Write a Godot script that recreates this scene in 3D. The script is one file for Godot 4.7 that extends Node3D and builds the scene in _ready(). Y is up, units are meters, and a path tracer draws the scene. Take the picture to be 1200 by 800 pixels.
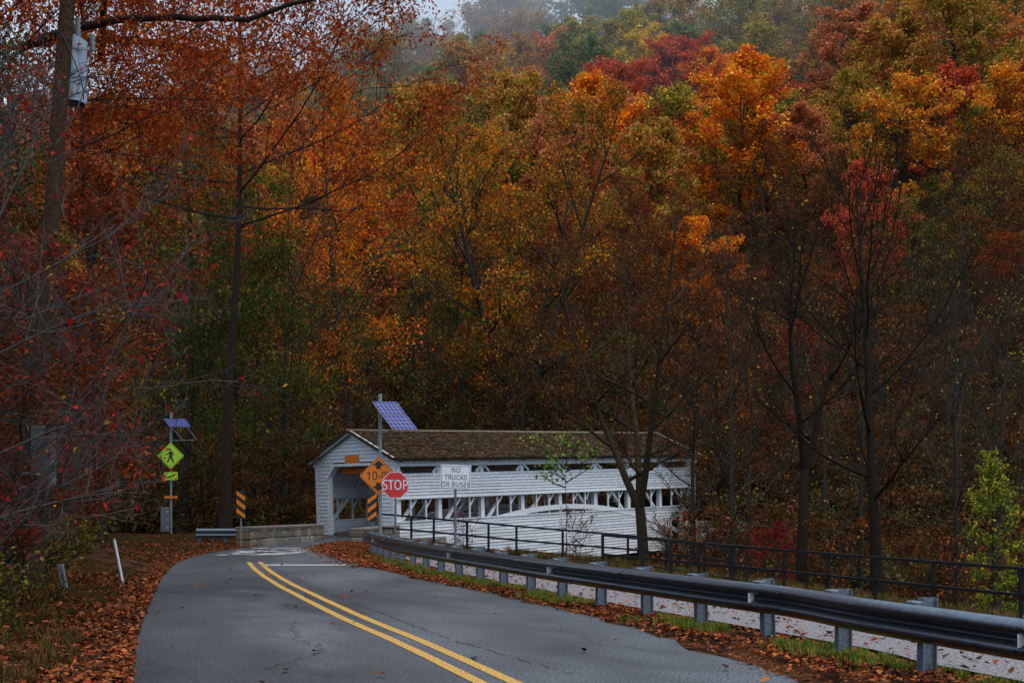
extends Node3D
# A road bending to a white covered bridge under an autumn hillside, overcast day.
# World: x right, y up, -z away from the camera. Places are often given as (x, distance ahead).

const LEFT_EDGE := [[-30.0, 9.2], [0.0, 0.0], [9.86, -3.12], [13.8, -4.28], [20.7, -6.09], [25.9, -7.4], [29.6, -8.2], [33.4, -8.75], [37.6, -8.97], [41.0, -8.8], [44.0, -8.5], [400.0, -8.5]]
const RAIL_LINE := [[-30.0, 15.6], [8.0, 4.1], [10.9, 3.2], [12.4, 2.87], [13.4, 2.45], [15.5, 1.67], [18.5, 0.56], [22.5, -0.77], [25.3, -1.68], [29.6, -2.9], [35.0, -4.1], [45.0, -5.4], [53.0, -5.2], [400.0, -5.2]]
const RIGHT_EDGE := [[-30.0, 14.2], [8.0, 2.85], [9.86, 2.28], [11.5, 2.0], [14.3, 1.4], [18.0, 0.25], [21.8, -1.2], [26.5, -2.8], [31.9, -4.3], [37.6, -5.9], [41.0, -6.3], [44.0, -6.3], [48.0, -6.0], [53.2, -5.7]]

var rng := RandomNumberGenerator.new()
var noise := FastNoiseLite.new()
var mats := {}
var leaf_table: Array = []

# ---------------------------------------------------------------- geometry collector
class Geo:
	var v := PackedVector3Array()
	var n := PackedVector3Array()
	var c := PackedColorArray()
	var ix := PackedInt32Array()
	func tri(a: Vector3, b: Vector3, d: Vector3, col := Color.WHITE) -> void:
		var k := v.size()
		var nn := (d - a).cross(b - a).normalized()
		v.append(a); v.append(b); v.append(d)
		n.append(nn); n.append(nn); n.append(nn)
		c.append(col); c.append(col); c.append(col)
		ix.append(k); ix.append(k + 1); ix.append(k + 2)
	func quad(a: Vector3, b: Vector3, d: Vector3, e: Vector3, col := Color.WHITE) -> void:
		var k := v.size()
		var nn := (d - a).cross(b - a).normalized()
		v.append(a); v.append(b); v.append(d); v.append(e)
		for i in 4:
			n.append(nn); c.append(col)
		ix.append(k); ix.append(k + 1); ix.append(k + 2)
		ix.append(k); ix.append(k + 2); ix.append(k + 3)
	func hexa(p: Array, col := Color.WHITE) -> void:
		# eight corners: bottom ring 0..3 counter-clockwise seen from above, top ring 4..7
		quad(p[4], p[7], p[6], p[5], col)
		quad(p[0], p[1], p[2], p[3], col)
		quad(p[0], p[4], p[5], p[1], col)
		quad(p[1], p[5], p[6], p[2], col)
		quad(p[2], p[6], p[7], p[3], col)
		quad(p[3], p[7], p[4], p[0], col)
	func box(at: Vector3, size: Vector3, b := Basis.IDENTITY, col := Color.WHITE) -> void:
		var h := size / 2.0
		var p := []
		for y in [-h.y, h.y]:
			for q in [[-h.x, h.z], [h.x, h.z], [h.x, -h.z], [-h.x, -h.z]]:
				p.append(at + b * Vector3(q[0], y, q[1]))
		hexa(p, col)
	func bevel(at: Vector3, size: Vector3, r: float, b := Basis.IDENTITY, col := Color.WHITE) -> void:
		# box with all edges chamfered by r
		var h := size / 2.0
		var f := func(x: float, y: float, z: float) -> Vector3: return at + b * Vector3(x, y, z)
		var hx := h.x - r; var hy := h.y - r; var hz := h.z - r
		quad(f.call(-hx, -hy, h.z), f.call(-hx, hy, h.z), f.call(hx, hy, h.z), f.call(hx, -hy, h.z), col)
		quad(f.call(hx, -hy, -h.z), f.call(hx, hy, -h.z), f.call(-hx, hy, -h.z), f.call(-hx, -hy, -h.z), col)
		quad(f.call(h.x, -hy, hz), f.call(h.x, hy, hz), f.call(h.x, hy, -hz), f.call(h.x, -hy, -hz), col)
		quad(f.call(-h.x, -hy, -hz), f.call(-h.x, hy, -hz), f.call(-h.x, hy, hz), f.call(-h.x, -hy, hz), col)
		quad(f.call(-hx, h.y, hz), f.call(-hx, h.y, -hz), f.call(hx, h.y, -hz), f.call(hx, h.y, hz), col)
		quad(f.call(-hx, -h.y, -hz), f.call(-hx, -h.y, hz), f.call(hx, -h.y, hz), f.call(hx, -h.y, -hz), col)
		for s in [-1.0, 1.0]:
			for t in [-1.0, 1.0]:
				fix(f.call(s * h.x, t * hy, -hz), f.call(s * h.x, t * hy, hz), f.call(s * hx, t * h.y, hz), f.call(s * hx, t * h.y, -hz), at, col)
				fix(f.call(-hx, s * h.y, t * hz), f.call(hx, s * h.y, t * hz), f.call(hx, s * hy, t * h.z), f.call(-hx, s * hy, t * h.z), at, col)
				fix(f.call(s * h.x, -hy, t * hz), f.call(s * h.x, hy, t * hz), f.call(s * hx, hy, t * h.z), f.call(s * hx, -hy, t * h.z), at, col)
				for w in [-1.0, 1.0]:
					fix3(f.call(s * h.x, t * hy, w * hz), f.call(s * hx, t * h.y, w * hz), f.call(s * hx, t * hy, w * h.z), at, col)
	func fix(a: Vector3, b: Vector3, d: Vector3, e: Vector3, mid: Vector3, col: Color) -> void:
		if (d - a).cross(b - a).dot(a + d - mid * 2.0) >= 0.0: quad(a, b, d, e, col)
		else: quad(e, d, b, a, col)
	func fix3(a: Vector3, b: Vector3, d: Vector3, mid: Vector3, col: Color) -> void:
		if (d - a).cross(b - a).dot(a - mid) >= 0.0: tri(a, b, d, col)
		else: tri(d, b, a, col)
	func bar(a: Vector3, b: Vector3, w: float, h: float, col := Color.WHITE) -> void:
		# square bar between two points; w across, h in the plane closest to up
		var x := (b - a).normalized()
		var up := Vector3.UP if absf(x.y) < 0.95 else Vector3.FORWARD
		var z := x.cross(up).normalized()
		var y := z.cross(x)
		box((a + b) / 2.0, Vector3(a.distance_to(b), h, w), Basis(x, y, z), col)
	func tube(pts: Array, rad: Array, sides: int, col := Color.WHITE, cap := true) -> void:
		var k := v.size()
		var m := pts.size()
		var side := Vector3.ZERO
		for i in m:
			var t: Vector3 = (pts[mini(i + 1, m - 1)] - pts[maxi(i - 1, 0)]).normalized()
			if i == 0:
				side = t.cross(Vector3.RIGHT if absf(t.x) < 0.8 else Vector3.BACK).normalized()
			else:
				side = (side - t * side.dot(t)).normalized()
			var other := t.cross(side)
			for j in sides:
				var an := TAU * j / sides
				var o: Vector3 = side * cos(an) + other * sin(an)
				v.append(pts[i] + o * rad[i]); n.append(o); c.append(col)
		for i in m - 1:
			for j in sides:
				var a := k + i * sides + j
				var b := k + i * sides + (j + 1) % sides
				ix.append(a); ix.append(b + sides); ix.append(b)
				ix.append(a); ix.append(a + sides); ix.append(b + sides)
		if cap and rad[m - 1] > 0.012:
			var e := k + (m - 1) * sides
			for j in range(1, sides - 1):
				ix.append(e); ix.append(e + j + 1); ix.append(e + j)
	func plate(poly: PackedVector2Array, z0: float, z1: float, col := Color.WHITE) -> void:
		# flat outline in the xy plane given thickness from z0 (back) to z1 (front)
		var idx := Geometry2D.triangulate_polygon(poly)
		for i in range(0, idx.size(), 3):
			var a := poly[idx[i]]; var b := poly[idx[i + 1]]; var d := poly[idx[i + 2]]
			if (b - a).cross(d - a) > 0.0:
				var sw := b; b = d; d = sw
			tri(Vector3(a.x, a.y, z1), Vector3(b.x, b.y, z1), Vector3(d.x, d.y, z1), col)
			tri(Vector3(d.x, d.y, z0), Vector3(b.x, b.y, z0), Vector3(a.x, a.y, z0), col)
		var mid := Vector2.ZERO
		for p in poly: mid += p / poly.size()
		for i in poly.size():
			var a := poly[i]; var b := poly[(i + 1) % poly.size()]
			fix(Vector3(a.x, a.y, z0), Vector3(a.x, a.y, z1), Vector3(b.x, b.y, z1), Vector3(b.x, b.y, z0), Vector3(mid.x, mid.y, (z0 + z1) / 2), col)
	func join(o: Geo, t: Transform3D) -> void:
		var k := v.size()
		for i in o.v.size():
			v.append(t * o.v[i]); n.append((t.basis * o.n[i]).normalized()); c.append(o.c[i])
		for i in o.ix: ix.append(i + k)
	func agree() -> void:
		# turn every triangle so that its winding agrees with its normals
		for i in range(0, ix.size(), 3):
			var a := v[ix[i]]
			if (v[ix[i + 2]] - a).cross(v[ix[i + 1]] - a).dot(n[ix[i]] + n[ix[i + 1]] + n[ix[i + 2]]) < 0.0:
				var t := ix[i + 1]; ix[i + 1] = ix[i + 2]; ix[i + 2] = t
	func mesh() -> ArrayMesh:
		var a := []
		a.resize(Mesh.ARRAY_MAX)
		a[Mesh.ARRAY_VERTEX] = v
		a[Mesh.ARRAY_NORMAL] = n
		a[Mesh.ARRAY_COLOR] = c
		a[Mesh.ARRAY_INDEX] = ix
		var m := ArrayMesh.new()
		if ix.size(): m.add_surface_from_arrays(Mesh.PRIMITIVE_TRIANGLES, a)
		return m

# ---------------------------------------------------------------- small helpers
func at(x: float, y: float, d: float) -> Vector3: return Vector3(x, y, -d)

func along(t: Array, d: float) -> float:
	for i in range(1, t.size()):
		if d <= t[i][0]:
			return lerpf(t[i - 1][1], t[i][1], (d - t[i - 1][0]) / (t[i][0] - t[i - 1][0]))
	return t[t.size() - 1][1]

func smooth_line(p: Array, step: float) -> Array:
	# Catmull-Rom through (x, d) pairs, resampled at about step metres
	var out := []
	for i in p.size() - 1:
		var a = Vector2(p[maxi(i - 1, 0)][0], p[maxi(i - 1, 0)][1]); var b = Vector2(p[i][0], p[i][1])
		var c = Vector2(p[i + 1][0], p[i + 1][1]); var d = Vector2(p[mini(i + 2, p.size() - 1)][0], p[mini(i + 2, p.size() - 1)][1])
		a = b + (a - b).limit_length(b.distance_to(c)); d = c + (d - c).limit_length(b.distance_to(c))
		var k := maxi(1, int(b.distance_to(c) / step))
		for j in k: out.append(b.cubic_interpolate(c, a, d, float(j) / k))
	out.append(Vector2(p[p.size() - 1][0], p[p.size() - 1][1]))
	return out

func ground_height(x: float, d: float) -> float:
	var e := along(LEFT_EDGE, d) - x
	var s := (x - along(RAIL_LINE, d)) * 0.96
	var near := 0.0
	if e > 0.6: near = (0.14 * (e - 0.6) + 0.1 * maxf(0.0, e - 8.0)) * lerpf(1.0, 0.12, smoothstep(32.0, 46.0, d) * (1.0 - smoothstep(54.0, 70.0, d)))
	if s > 0.3: near = -0.09 * minf(s - 0.3, 9.0) - 0.12 * clampf(s - 9.3, 0.0, 10.0)
	var c := (x - 2.5) * 0.712 + (d - 60.4) * 0.702
	var q := (x - 2.5) * 0.35 + (d - 60.4) * 0.937
	var hill := 0.44 * maxf(0.0, q - 14.0)
	if q > 90.0: hill = 33.4 + 0.75 * (minf(q, 124.0) - 90.0) + 0.1 * maxf(0.0, q - 124.0)
	var far := 0.7 + hill * clampf((c - 6.0) / 25.0, 0.0, 1.0)
	var side := near if c < 0.0 else far
	return lerpf(-3.0, side, smoothstep(5.0, 10.0, absf(c)))

func mat(called: String, col: Color, rough := 0.8, metal := 0.0) -> StandardMaterial3D:
	# col is a linear base colour
	if mats.has(called): return mats[called]
	var m := StandardMaterial3D.new()
	m.resource_name = called
	m.albedo_color = col.linear_to_srgb()
	m.roughness = rough
	m.metallic = metal
	mats[called] = m
	return m

func noise_tex(freq: float, lo: Color, hi: Color, sz := 512, octaves := 4, sd := 1, mid := 0.5, normal := false) -> NoiseTexture2D:
	var f := FastNoiseLite.new()
	f.noise_type = FastNoiseLite.TYPE_SIMPLEX_SMOOTH
	f.seed = sd
	f.frequency = freq
	f.fractal_octaves = octaves
	var t := NoiseTexture2D.new()
	t.width = sz; t.height = sz; t.seamless = true; t.noise = f
	if normal:
		t.as_normal_map = true
		t.bump_strength = 6.0
	else:
		var r := Gradient.new()
		r.offsets = PackedFloat32Array([0.28, mid, 0.72])
		r.colors = PackedColorArray([lo.linear_to_srgb(), lo.lerp(hi, 0.5).linear_to_srgb(), hi.linear_to_srgb()])
		t.color_ramp = r
	return t

func textured(called: String, scale: float, freq: float, lo: Color, hi: Color, rough := 0.85, bump := 0.0, vertex := false) -> StandardMaterial3D:
	var m := mat(called, Color.WHITE, rough)
	m.albedo_texture = noise_tex(freq, lo, hi, 512, 5, called.hash() % 1000)
	m.uv1_triplanar = true
	m.uv1_world_triplanar = true
	m.uv1_scale = Vector3.ONE * scale
	m.vertex_color_use_as_albedo = vertex
	if bump > 0.0:
		m.heightmap_enabled = true
		m.heightmap_scale = bump
		m.heightmap_texture = noise_tex(freq, Color.BLACK, Color.WHITE, 512, 5, called.hash() % 1000)
	return m

func node(called: String, where: Vector3, label: String, category: String, group := "", turn := 0.0) -> Node3D:
	var o := Node3D.new()
	o.name = called
	add_child(o, true)
	o.position = where
	o.rotation.y = turn
	o.set_meta("label", label)
	o.set_meta("category", category)
	if group: o.set_meta("group", group)
	return o

func part(called: String, g, m: Material, parent: Node, label := "") -> MeshInstance3D:
	var o := MeshInstance3D.new()
	o.name = called
	o.mesh = g.mesh() if g is Geo else g
	o.material_override = m
	parent.add_child(o, true)
	if label: o.set_meta("label", label)
	return o

func structure(called: String, g, m: Material) -> MeshInstance3D:
	var o := part(called, g, m, self)
	o.set_meta("kind", "structure")
	return o

func scatter(called: String, mesh: Mesh, m: Material, xf: Array, cols: PackedColorArray, label: String, category: String, parent: Node = null) -> void:
	var mm := MultiMesh.new()
	mm.transform_format = MultiMesh.TRANSFORM_3D
	mm.use_colors = true
	mm.mesh = mesh
	mm.instance_count = xf.size()
	for i in xf.size():
		mm.set_instance_transform(i, xf[i])
		mm.set_instance_color(i, cols[i])
	var o := MultiMeshInstance3D.new()
	o.name = called
	o.multimesh = mm
	o.material_override = m
	(parent if parent else self).add_child(o, true)
	o.set_meta("kind", "stuff")
	if parent == null:
		o.set_meta("label", label)
		o.set_meta("category", category)

func leaf_material(called: String, through := 0.35) -> StandardMaterial3D:
	var m := mat(called, Color.WHITE, 0.75)
	m.vertex_color_use_as_albedo = true
	m.metallic_specular = 0.14
	m.backlight_enabled = true
	m.backlight = Color(through, through, through)
	m.cull_mode = BaseMaterial3D.CULL_DISABLED
	return m

# ---------------------------------------------------------------- trees
func make_leaf_table() -> void:
	for i in 512:
		var b := Basis.from_euler(Vector3(rng.randf_range(-1.2, 1.2), rng.randf() * TAU, rng.randf_range(-1.2, 1.2)))
		var w := rng.randf_range(0.3, 0.42)
		var bend := rng.randf_range(0.05, 0.22)
		var p := [b * Vector3(0, 0, -0.5), b * Vector3(-w, bend, 0.05), b * Vector3(0, -bend * 0.4, 0.55), b * Vector3(w, bend, 0.05)]
		leaf_table.append([p[0], p[1], p[2], p[3], ((p[2] - p[0]) as Vector3).cross(p[1] - p[0]).normalized()])

func add_leaf(g: Geo, p: Vector3, s: float, col: Color) -> void:
	var l: Array = leaf_table[rng.randi() & 511]
	var k := g.v.size()
	g.v.append(p + l[0] * s); g.v.append(p + l[1] * s); g.v.append(p + l[2] * s); g.v.append(p + l[3] * s)
	for i in 4:
		g.n.append(l[4]); g.c.append(col)
	g.ix.append(k); g.ix.append(k + 1); g.ix.append(k + 2)
	g.ix.append(k); g.ix.append(k + 2); g.ix.append(k + 3)

func pick(pal: Array) -> Color:
	# palette rows: [weight, colour]
	var t := rng.randf()
	for p in pal:
		t -= p[0]
		if t <= 0.0: return p[1]
	return pal[pal.size() - 1][1]

func branch_path(from: Vector3, dir: Vector3, length: float, k: int, wob: float, lift: float) -> Array:
	var p := [from]
	var d := dir.normalized()
	var q := from
	for i in k:
		d = (d + Vector3(rng.randf_range(-wob, wob), rng.randf_range(-wob, wob) + lift, rng.randf_range(-wob, wob))).normalized()
		q = q + d * (length / k)
		p.append(q)
	return p

func taper(k: int, a: float, b: float) -> Array:
	var r := []
	for i in k: r.append(lerpf(a, b, pow(float(i) / (k - 1), 0.8)))
	return r

func on_path(p: Array, t: float) -> Array:
	var f := clampf(t, 0.0, 0.999) * (p.size() - 1)
	var i := int(f)
	return [p[i].lerp(p[i + 1], f - i), (p[i + 1] - p[i]).normalized()]

func grow_tree(o: Node3D, k: Dictionary) -> void:
	# builds trunk, branches and crown as children of o; k: h, r, base, wide, limbs, subs, twigs, leaves, size, spread, pal, bark ...
	rng.seed = k.seed
	var wood := Geo.new()
	var fine := Geo.new()
	var crown := Geo.new()
	var h: float = k.h
	var R: float = k.wide
	var bark: Color = k.get("bark", Color(0.032, 0.026, 0.021))
	var stems := []
	var forks: int = k.get("forks", 1)
	var fork_at: float = k.get("fork_at", 0.35)
	var wob: float = k.get("wob", 0.06)
	var main := branch_path(Vector3(0, -0.4, 0), Vector3(k.get("lean", 0.0), 1, k.get("lean_z", 0.0)), h * (fork_at if forks > 1 else 0.95) + 0.4, 9, wob, 0.02)
	var r0: float = k.r
	var rads := taper(10, r0, r0 * (0.72 if forks > 1 else 0.10))
	rads[0] = r0 * 1.5
	wood.tube(main, rads, 9, bark)
	if forks > 1:
		var ph := rng.randf() * TAU
		for i in forks:
			var az := ph + TAU * i / forks + rng.randf_range(-0.3, 0.3)
			var spread: float = k.get("fork_spread", 0.4)
			var sp := branch_path(main[9] - Vector3(0, 0.1, 0), Vector3(cos(az) * spread, 1, sin(az) * spread), h * (1.0 - fork_at) * rng.randf_range(0.8, 1.0), 8, wob * 1.3, 0.05)
			wood.tube(sp, taper(9, r0 * 0.62, r0 * 0.08), 7, bark)
			stems.append([sp, 0.12])
	else:
		stems.append([main, k.base])
	var anchors := []
	var limb_n: int = k.limbs
	var twig_r: float = k.get("twig_r", 0.012)
	for st in stems:
		var path: Array = st[0]
		var n := maxi(3, int(limb_n / stems.size()))
		var a0 := rng.randf() * TAU
		for i in n:
			var t := lerpf(st[1], 0.98, (i + rng.randf() * 0.7) / n)
			var u = (t - st[1]) / (1.0 - st[1])
			var here := on_path(path, t)
			var prof = 0.35 + 0.75 * sin(PI * clampf(0.18 + 0.80 * u, 0.0, 1.0)) if not k.has("cone") else 1.05 - 0.9 * u
			var az := a0 + i * 2.4 + rng.randf_range(-0.4, 0.4)
			var elev := lerpf(k.get("droop", 0.15), 1.15, u * u * 0.9 + 0.1) + rng.randf_range(-0.12, 0.2)
			var dir := Vector3(cos(az) * cos(elev), sin(elev), sin(az) * cos(elev))
			var len = R * prof * rng.randf_range(0.75, 1.15) / sqrt(float(stems.size()))
			var lp := branch_path(here[0], dir, len, 6, 0.14, k.get("lift", 0.05))
			var lr: float = maxf(r0 * lerpf(0.34, 0.10, t), 0.02)
			(wood if k.get("keep_limbs", true) else fine).tube(lp, taper(7, lr, lr * 0.25), 5, bark, false)
			for j in int(k.subs):
				var tt = 0.22 + 0.78 * (j + rng.randf() * 0.8) / k.subs
				var sh := on_path(lp, tt)
				var rv := Vector3(rng.randf_range(-1, 1), rng.randf_range(-0.5, 0.9), rng.randf_range(-1, 1))
				var sd: Vector3 = (sh[1] * 0.8 + rv * 0.85).normalized()
				var sl = len * lerpf(0.52, 0.25, tt) * rng.randf_range(0.8, 1.3)
				var sp2 := branch_path(sh[0], sd, sl, 4, 0.2, k.get("lift", 0.05))
				var sr := maxf(lr * lerpf(0.5, 0.25, tt), twig_r * 1.3)
				fine.tube(sp2, taper(5, sr, twig_r), 4, bark, false)
				for w in int(k.twigs):
					var wt = 0.25 + 0.75 * (w + rng.randf()) / k.twigs
					var wh := on_path(sp2, wt)
					var wv := Vector3(rng.randf_range(-1, 1), rng.randf_range(-0.5, 0.8), rng.randf_range(-1, 1))
					var wd: Vector3 = (wh[1] * 0.7 + wv * 0.9).normalized()
					var wl = sl * 0.5 * rng.randf_range(0.6, 1.3)
					var wp := branch_path(wh[0], wd, wl, 3, 0.25, k.get("lift", 0.05))
					if k.get("draw_twigs", true):
						fine.tube(wp, [twig_r, twig_r * 0.8, twig_r * 0.6, twig_r * 0.35], 3, bark, false)
						for z in int(k.get("twiglets", 0)):
							var zh := on_path(wp, 0.3 + 0.7 * rng.randf())
							var zp := branch_path(zh[0], zh[1] * 0.8 + Vector3(rng.randf_range(-1, 1), rng.randf_range(-0.4, 0.9), rng.randf_range(-1, 1)), wl * rng.randf_range(0.3, 0.7), 2, 0.3, 0.05)
							fine.tube(zp, [twig_r * 0.6, twig_r * 0.5, twig_r * 0.3], 3, bark, false)
					anchors.append(wp[2]); anchors.append(wp[3])
				anchors.append(sp2[4])
	# leaves gather in sprays round the twig ends; each spray has its own tone
	var per: float = k.leaves
	var sz: float = k.size
	var spread2: float = k.spread
	for a in anchors:
		if rng.randf() < k.get("bald", 0.0): continue
		var tone := pick(k.pal)
		var bright: float = rng.randf_range(0.75, 1.2) * k.get("gain", 1.0)
		var cnt := int(per * rng.randf_range(0.5, 1.5) + rng.randf())
		for i in cnt:
			var p: Vector3 = a + Vector3(rng.randfn() * spread2, rng.randfn() * spread2 * 0.6, rng.randfn() * spread2)
			var cc := tone if rng.randf() < 0.75 else pick(k.pal)
			var b := bright * rng.randf_range(0.7, 1.3)
			add_leaf(crown, p, sz * rng.randf_range(0.5, 1.35), Color(minf(cc.r * b, 0.85), cc.g * b * rng.randf_range(0.9, 1.1), cc.b * b))
	wood.join(fine, Transform3D.IDENTITY)
	part("trunk", wood, mats.bark, o)
	if crown.ix.size(): part("crown", crown, mats.leaf, o)

var kinds := {}
var protos := {}

func define_kinds() -> void:
	var green := Color(0.085, 0.13, 0.03); var blue_green := Color(0.07, 0.14, 0.06); var olive := Color(0.21, 0.17, 0.024)
	var gold := Color(0.52, 0.25, 0.022); var orange := Color(0.62, 0.17, 0.012); var red := Color(0.42, 0.055, 0.016)
	var maroon := Color(0.20, 0.036, 0.016); var rust := Color(0.30, 0.085, 0.022); var brown := Color(0.075, 0.034, 0.014)
	var pink := Color(0.40, 0.135, 0.07); var yellow := Color(0.46, 0.34, 0.03); var lime := Color(0.20, 0.24, 0.03)
	var grey_bark := Color(0.042, 0.037, 0.030)
	# full crowns of the hillside
	var full := {"gain": 1.28, "h": 20.0, "r": 0.36, "base": 0.14, "wide": 6.4, "limbs": 22, "subs": 6, "twigs": 5, "leaves": 15.0, "size": 0.33, "spread": 0.38, "bald": 0.12, "draw_twigs": false, "twig_r": 0.025}
	kinds["green_tree"] = full.merged({"seed": 11, "pal": [[0.45, blue_green], [0.3, green], [0.25, olive]]}, true)
	kinds["olive_tree"] = full.merged({"seed": 12, "pal": [[0.45, Color(0.28, 0.22, 0.03)], [0.25, Color(0.36, 0.22, 0.035)], [0.3, green]]}, true)
	kinds["tawny_tree"] = full.merged({"seed": 13, "pal": [[0.4, Color(0.38, 0.21, 0.045)], [0.3, olive], [0.3, rust]]}, true)
	kinds["pink_rust_tree"] = full.merged({"seed": 14, "pal": [[0.6, pink], [0.25, rust], [0.15, Color(0.32, 0.16, 0.05)]]}, true)
	kinds["red_tree"] = full.merged({"seed": 15, "pal": [[0.5, Color(0.36, 0.075, 0.04)], [0.3, red], [0.2, Color(0.26, 0.05, 0.03)]]}, true)
	kinds["orange_tree"] = full.merged({"seed": 16, "pal": [[0.6, orange], [0.2, red], [0.2, gold]]}, true)
	kinds["gold_tree"] = full.merged({"seed": 17, "limbs": 19, "leaves": 11.0, "pal": [[0.25, gold], [0.35, orange], [0.25, rust], [0.15, olive]]}, true)
	kinds["dark_oak"] = full.merged({"seed": 18, "h": 21.0, "wide": 7.5, "limbs": 20, "pal": [[0.4, Color(0.20, 0.16, 0.025)], [0.35, Color(0.40, 0.17, 0.03)], [0.25, Color(0.09, 0.10, 0.02)]]}, true)
	kinds["yellow_tree"] = full.merged({"seed": 19, "leaves": 11.0, "pal": [[0.7, yellow], [0.3, gold]]}, true)
	# thinner trees lower on the slope, limbs in sight
	var thin := {"h": 18.0, "r": 0.24, "base": 0.12, "wide": 5.0, "limbs": 19, "subs": 6, "twigs": 5, "leaves": 8.0, "size": 0.19, "spread": 0.32, "bald": 0.12, "twig_r": 0.016, "bark": grey_bark}
	kinds["rust_tree"] = thin.merged({"seed": 21, "pal": [[0.40, rust * 0.6], [0.45, brown], [0.15, Color(0.24, 0.085, 0.02)]]}, true)
	kinds["brown_tree"] = thin.merged({"seed": 22, "leaves": 6.0, "pal": [[0.6, brown], [0.25, maroon], [0.15, olive]]}, true)
	kinds["maroon_tree"] = thin.merged({"seed": 23, "pal": [[0.6, maroon * 0.8], [0.3, rust * 0.6], [0.1, red * 0.7]]}, true)
	kinds["dark_green_tree"] = thin.merged({"seed": 24, "leaves": 5.0, "pal": [[0.6, Color(0.03, 0.055, 0.016)], [0.3, olive * 0.7], [0.1, brown]]}, true)
	kinds["yellow_green_tree"] = thin.merged({"seed": 25, "leaves": 4.0, "pal": [[0.5, Color(0.13, 0.115, 0.02)], [0.25, olive], [0.25, brown]]}, true)
	kinds["bare_tree"] = thin.merged({"seed": 26, "limbs": 17, "twiglets": 2, "leaves": 0.25, "pal": [[0.6, brown], [0.4, olive]], "twig_r": 0.014, "wob": 0.09}, true)
	kinds["scrub"] = {"seed": 27, "h": 6.0, "r": 0.07, "base": 0.08, "wide": 3.0, "limbs": 15, "subs": 5, "twigs": 4, "leaves": 6.0, "size": 0.13, "spread": 0.24, "twig_r": 0.01, "bark": grey_bark, "forks": 4, "fork_at": 0.06, "fork_spread": 0.6, "pal": [[0.5, brown], [0.25, rust * 0.5], [0.25, Color(0.05, 0.05, 0.018)]]}
	# single trees that stand out
	kinds["forked_orange_tree"] = {"seed": 31, "h": 28.0, "r": 0.50, "base": 0.2, "wide": 11.0, "forks": 4, "fork_at": 0.16, "fork_spread": 0.5, "limbs": 44, "subs": 7, "twigs": 6, "leaves": 9.0, "size": 0.2, "spread": 0.36, "bald": 0.15, "twig_r": 0.018, "bark": grey_bark, "pal": [[0.34, Color(0.50, 0.14, 0.014)], [0.10, Color(0.40, 0.21, 0.022)], [0.30, olive * 0.8], [0.26, rust * 0.75]]}
	kinds["tall_orange_tree"] = {"seed": 32, "h": 25.0, "r": 0.26, "base": 0.36, "wide": 6.0, "limbs": 22, "subs": 7, "twigs": 6, "leaves": 8.0, "size": 0.17, "spread": 0.32, "bald": 0.15, "twig_r": 0.014, "lean": 0.03, "bark": Color(0.05, 0.043, 0.035), "pal": [[0.6, Color(0.54, 0.14, 0.012)], [0.25, red], [0.15, gold]]}
	kinds["creekside_tree"] = {"seed": 33, "h": 14.0, "r": 0.29, "base": 0.2, "wide": 6.5, "forks": 3, "fork_at": 0.22, "fork_spread": 0.55, "limbs": 27, "subs": 7, "twigs": 6, "twiglets": 2, "leaves": 2.6, "size": 0.10, "spread": 0.25, "twig_r": 0.010, "bark": Color(0.05, 0.036, 0.026), "pal": [[0.4, rust * 0.55], [0.6, brown]]}
	kinds["bare_maple"] = {"seed": 34, "h": 13.0, "r": 0.24, "base": 0.2, "wide": 5.0, "limbs": 17, "subs": 7, "twigs": 6, "twiglets": 3, "leaves": 0.12, "size": 0.12, "spread": 0.15, "twig_r": 0.008, "lift": 0.1, "droop": 0.25, "wob": 0.05, "bark": Color(0.022, 0.018, 0.014), "pal": [[0.6, brown], [0.4, olive]]}
	kinds["bare_ash"] = kinds["bare_maple"].merged({"seed": 36, "wob": 0.10, "forks": 2, "fork_at": 0.3, "fork_spread": 0.3, "leaves": 0.2}, true)
	kinds["red_oak"] = {"seed": 38, "h": 18.0, "r": 0.2, "base": 0.5, "wide": 8.0, "limbs": 28, "subs": 8, "twigs": 6, "leaves": 19.0, "size": 0.11, "spread": 0.24, "bald": 0.08, "twig_r": 0.009, "droop": 0.0, "pal": [[0.45, Color(0.27, 0.045, 0.012)], [0.3, red * 0.75], [0.25, Color(0.40, 0.12, 0.014)]]}
	kinds["green_maple"] = {"seed": 39, "h": 11.0, "r": 0.11, "base": 0.15, "wide": 4.2, "limbs": 18, "subs": 7, "twigs": 5, "leaves": 8.0, "size": 0.11, "spread": 0.24, "twig_r": 0.008, "droop": 0.0, "pal": [[0.45, Color(0.05, 0.085, 0.016)], [0.3, olive * 0.6], [0.25, Color(0.035, 0.06, 0.016)]]}
	kinds["twiggy_dogwood"] = {"seed": 40, "h": 5.4, "r": 0.08, "base": 0.12, "wide": 3.4, "limbs": 22, "subs": 8, "twigs": 6, "twiglets": 5, "leaves": 0.3, "size": 0.075, "spread": 0.06, "twig_r": 0.0055, "droop": 0.05, "lift": 0.02, "bark": Color(0.075, 0.07, 0.068), "pal": [[0.85, Color(0.34, 0.02, 0.016)], [0.15, Color(0.36, 0.2, 0.02)]]}
	kinds["vine_sapling"] = {"seed": 41, "h": 4.0, "r": 0.04, "base": 0.1, "wide": 0.8, "limbs": 20, "subs": 4, "twigs": 3, "leaves": 5.0, "size": 0.09, "spread": 0.12, "twig_r": 0.005, "pal": [[0.6, lime * 0.8], [0.25, Color(0.10, 0.15, 0.02)], [0.15, yellow]]}
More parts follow.
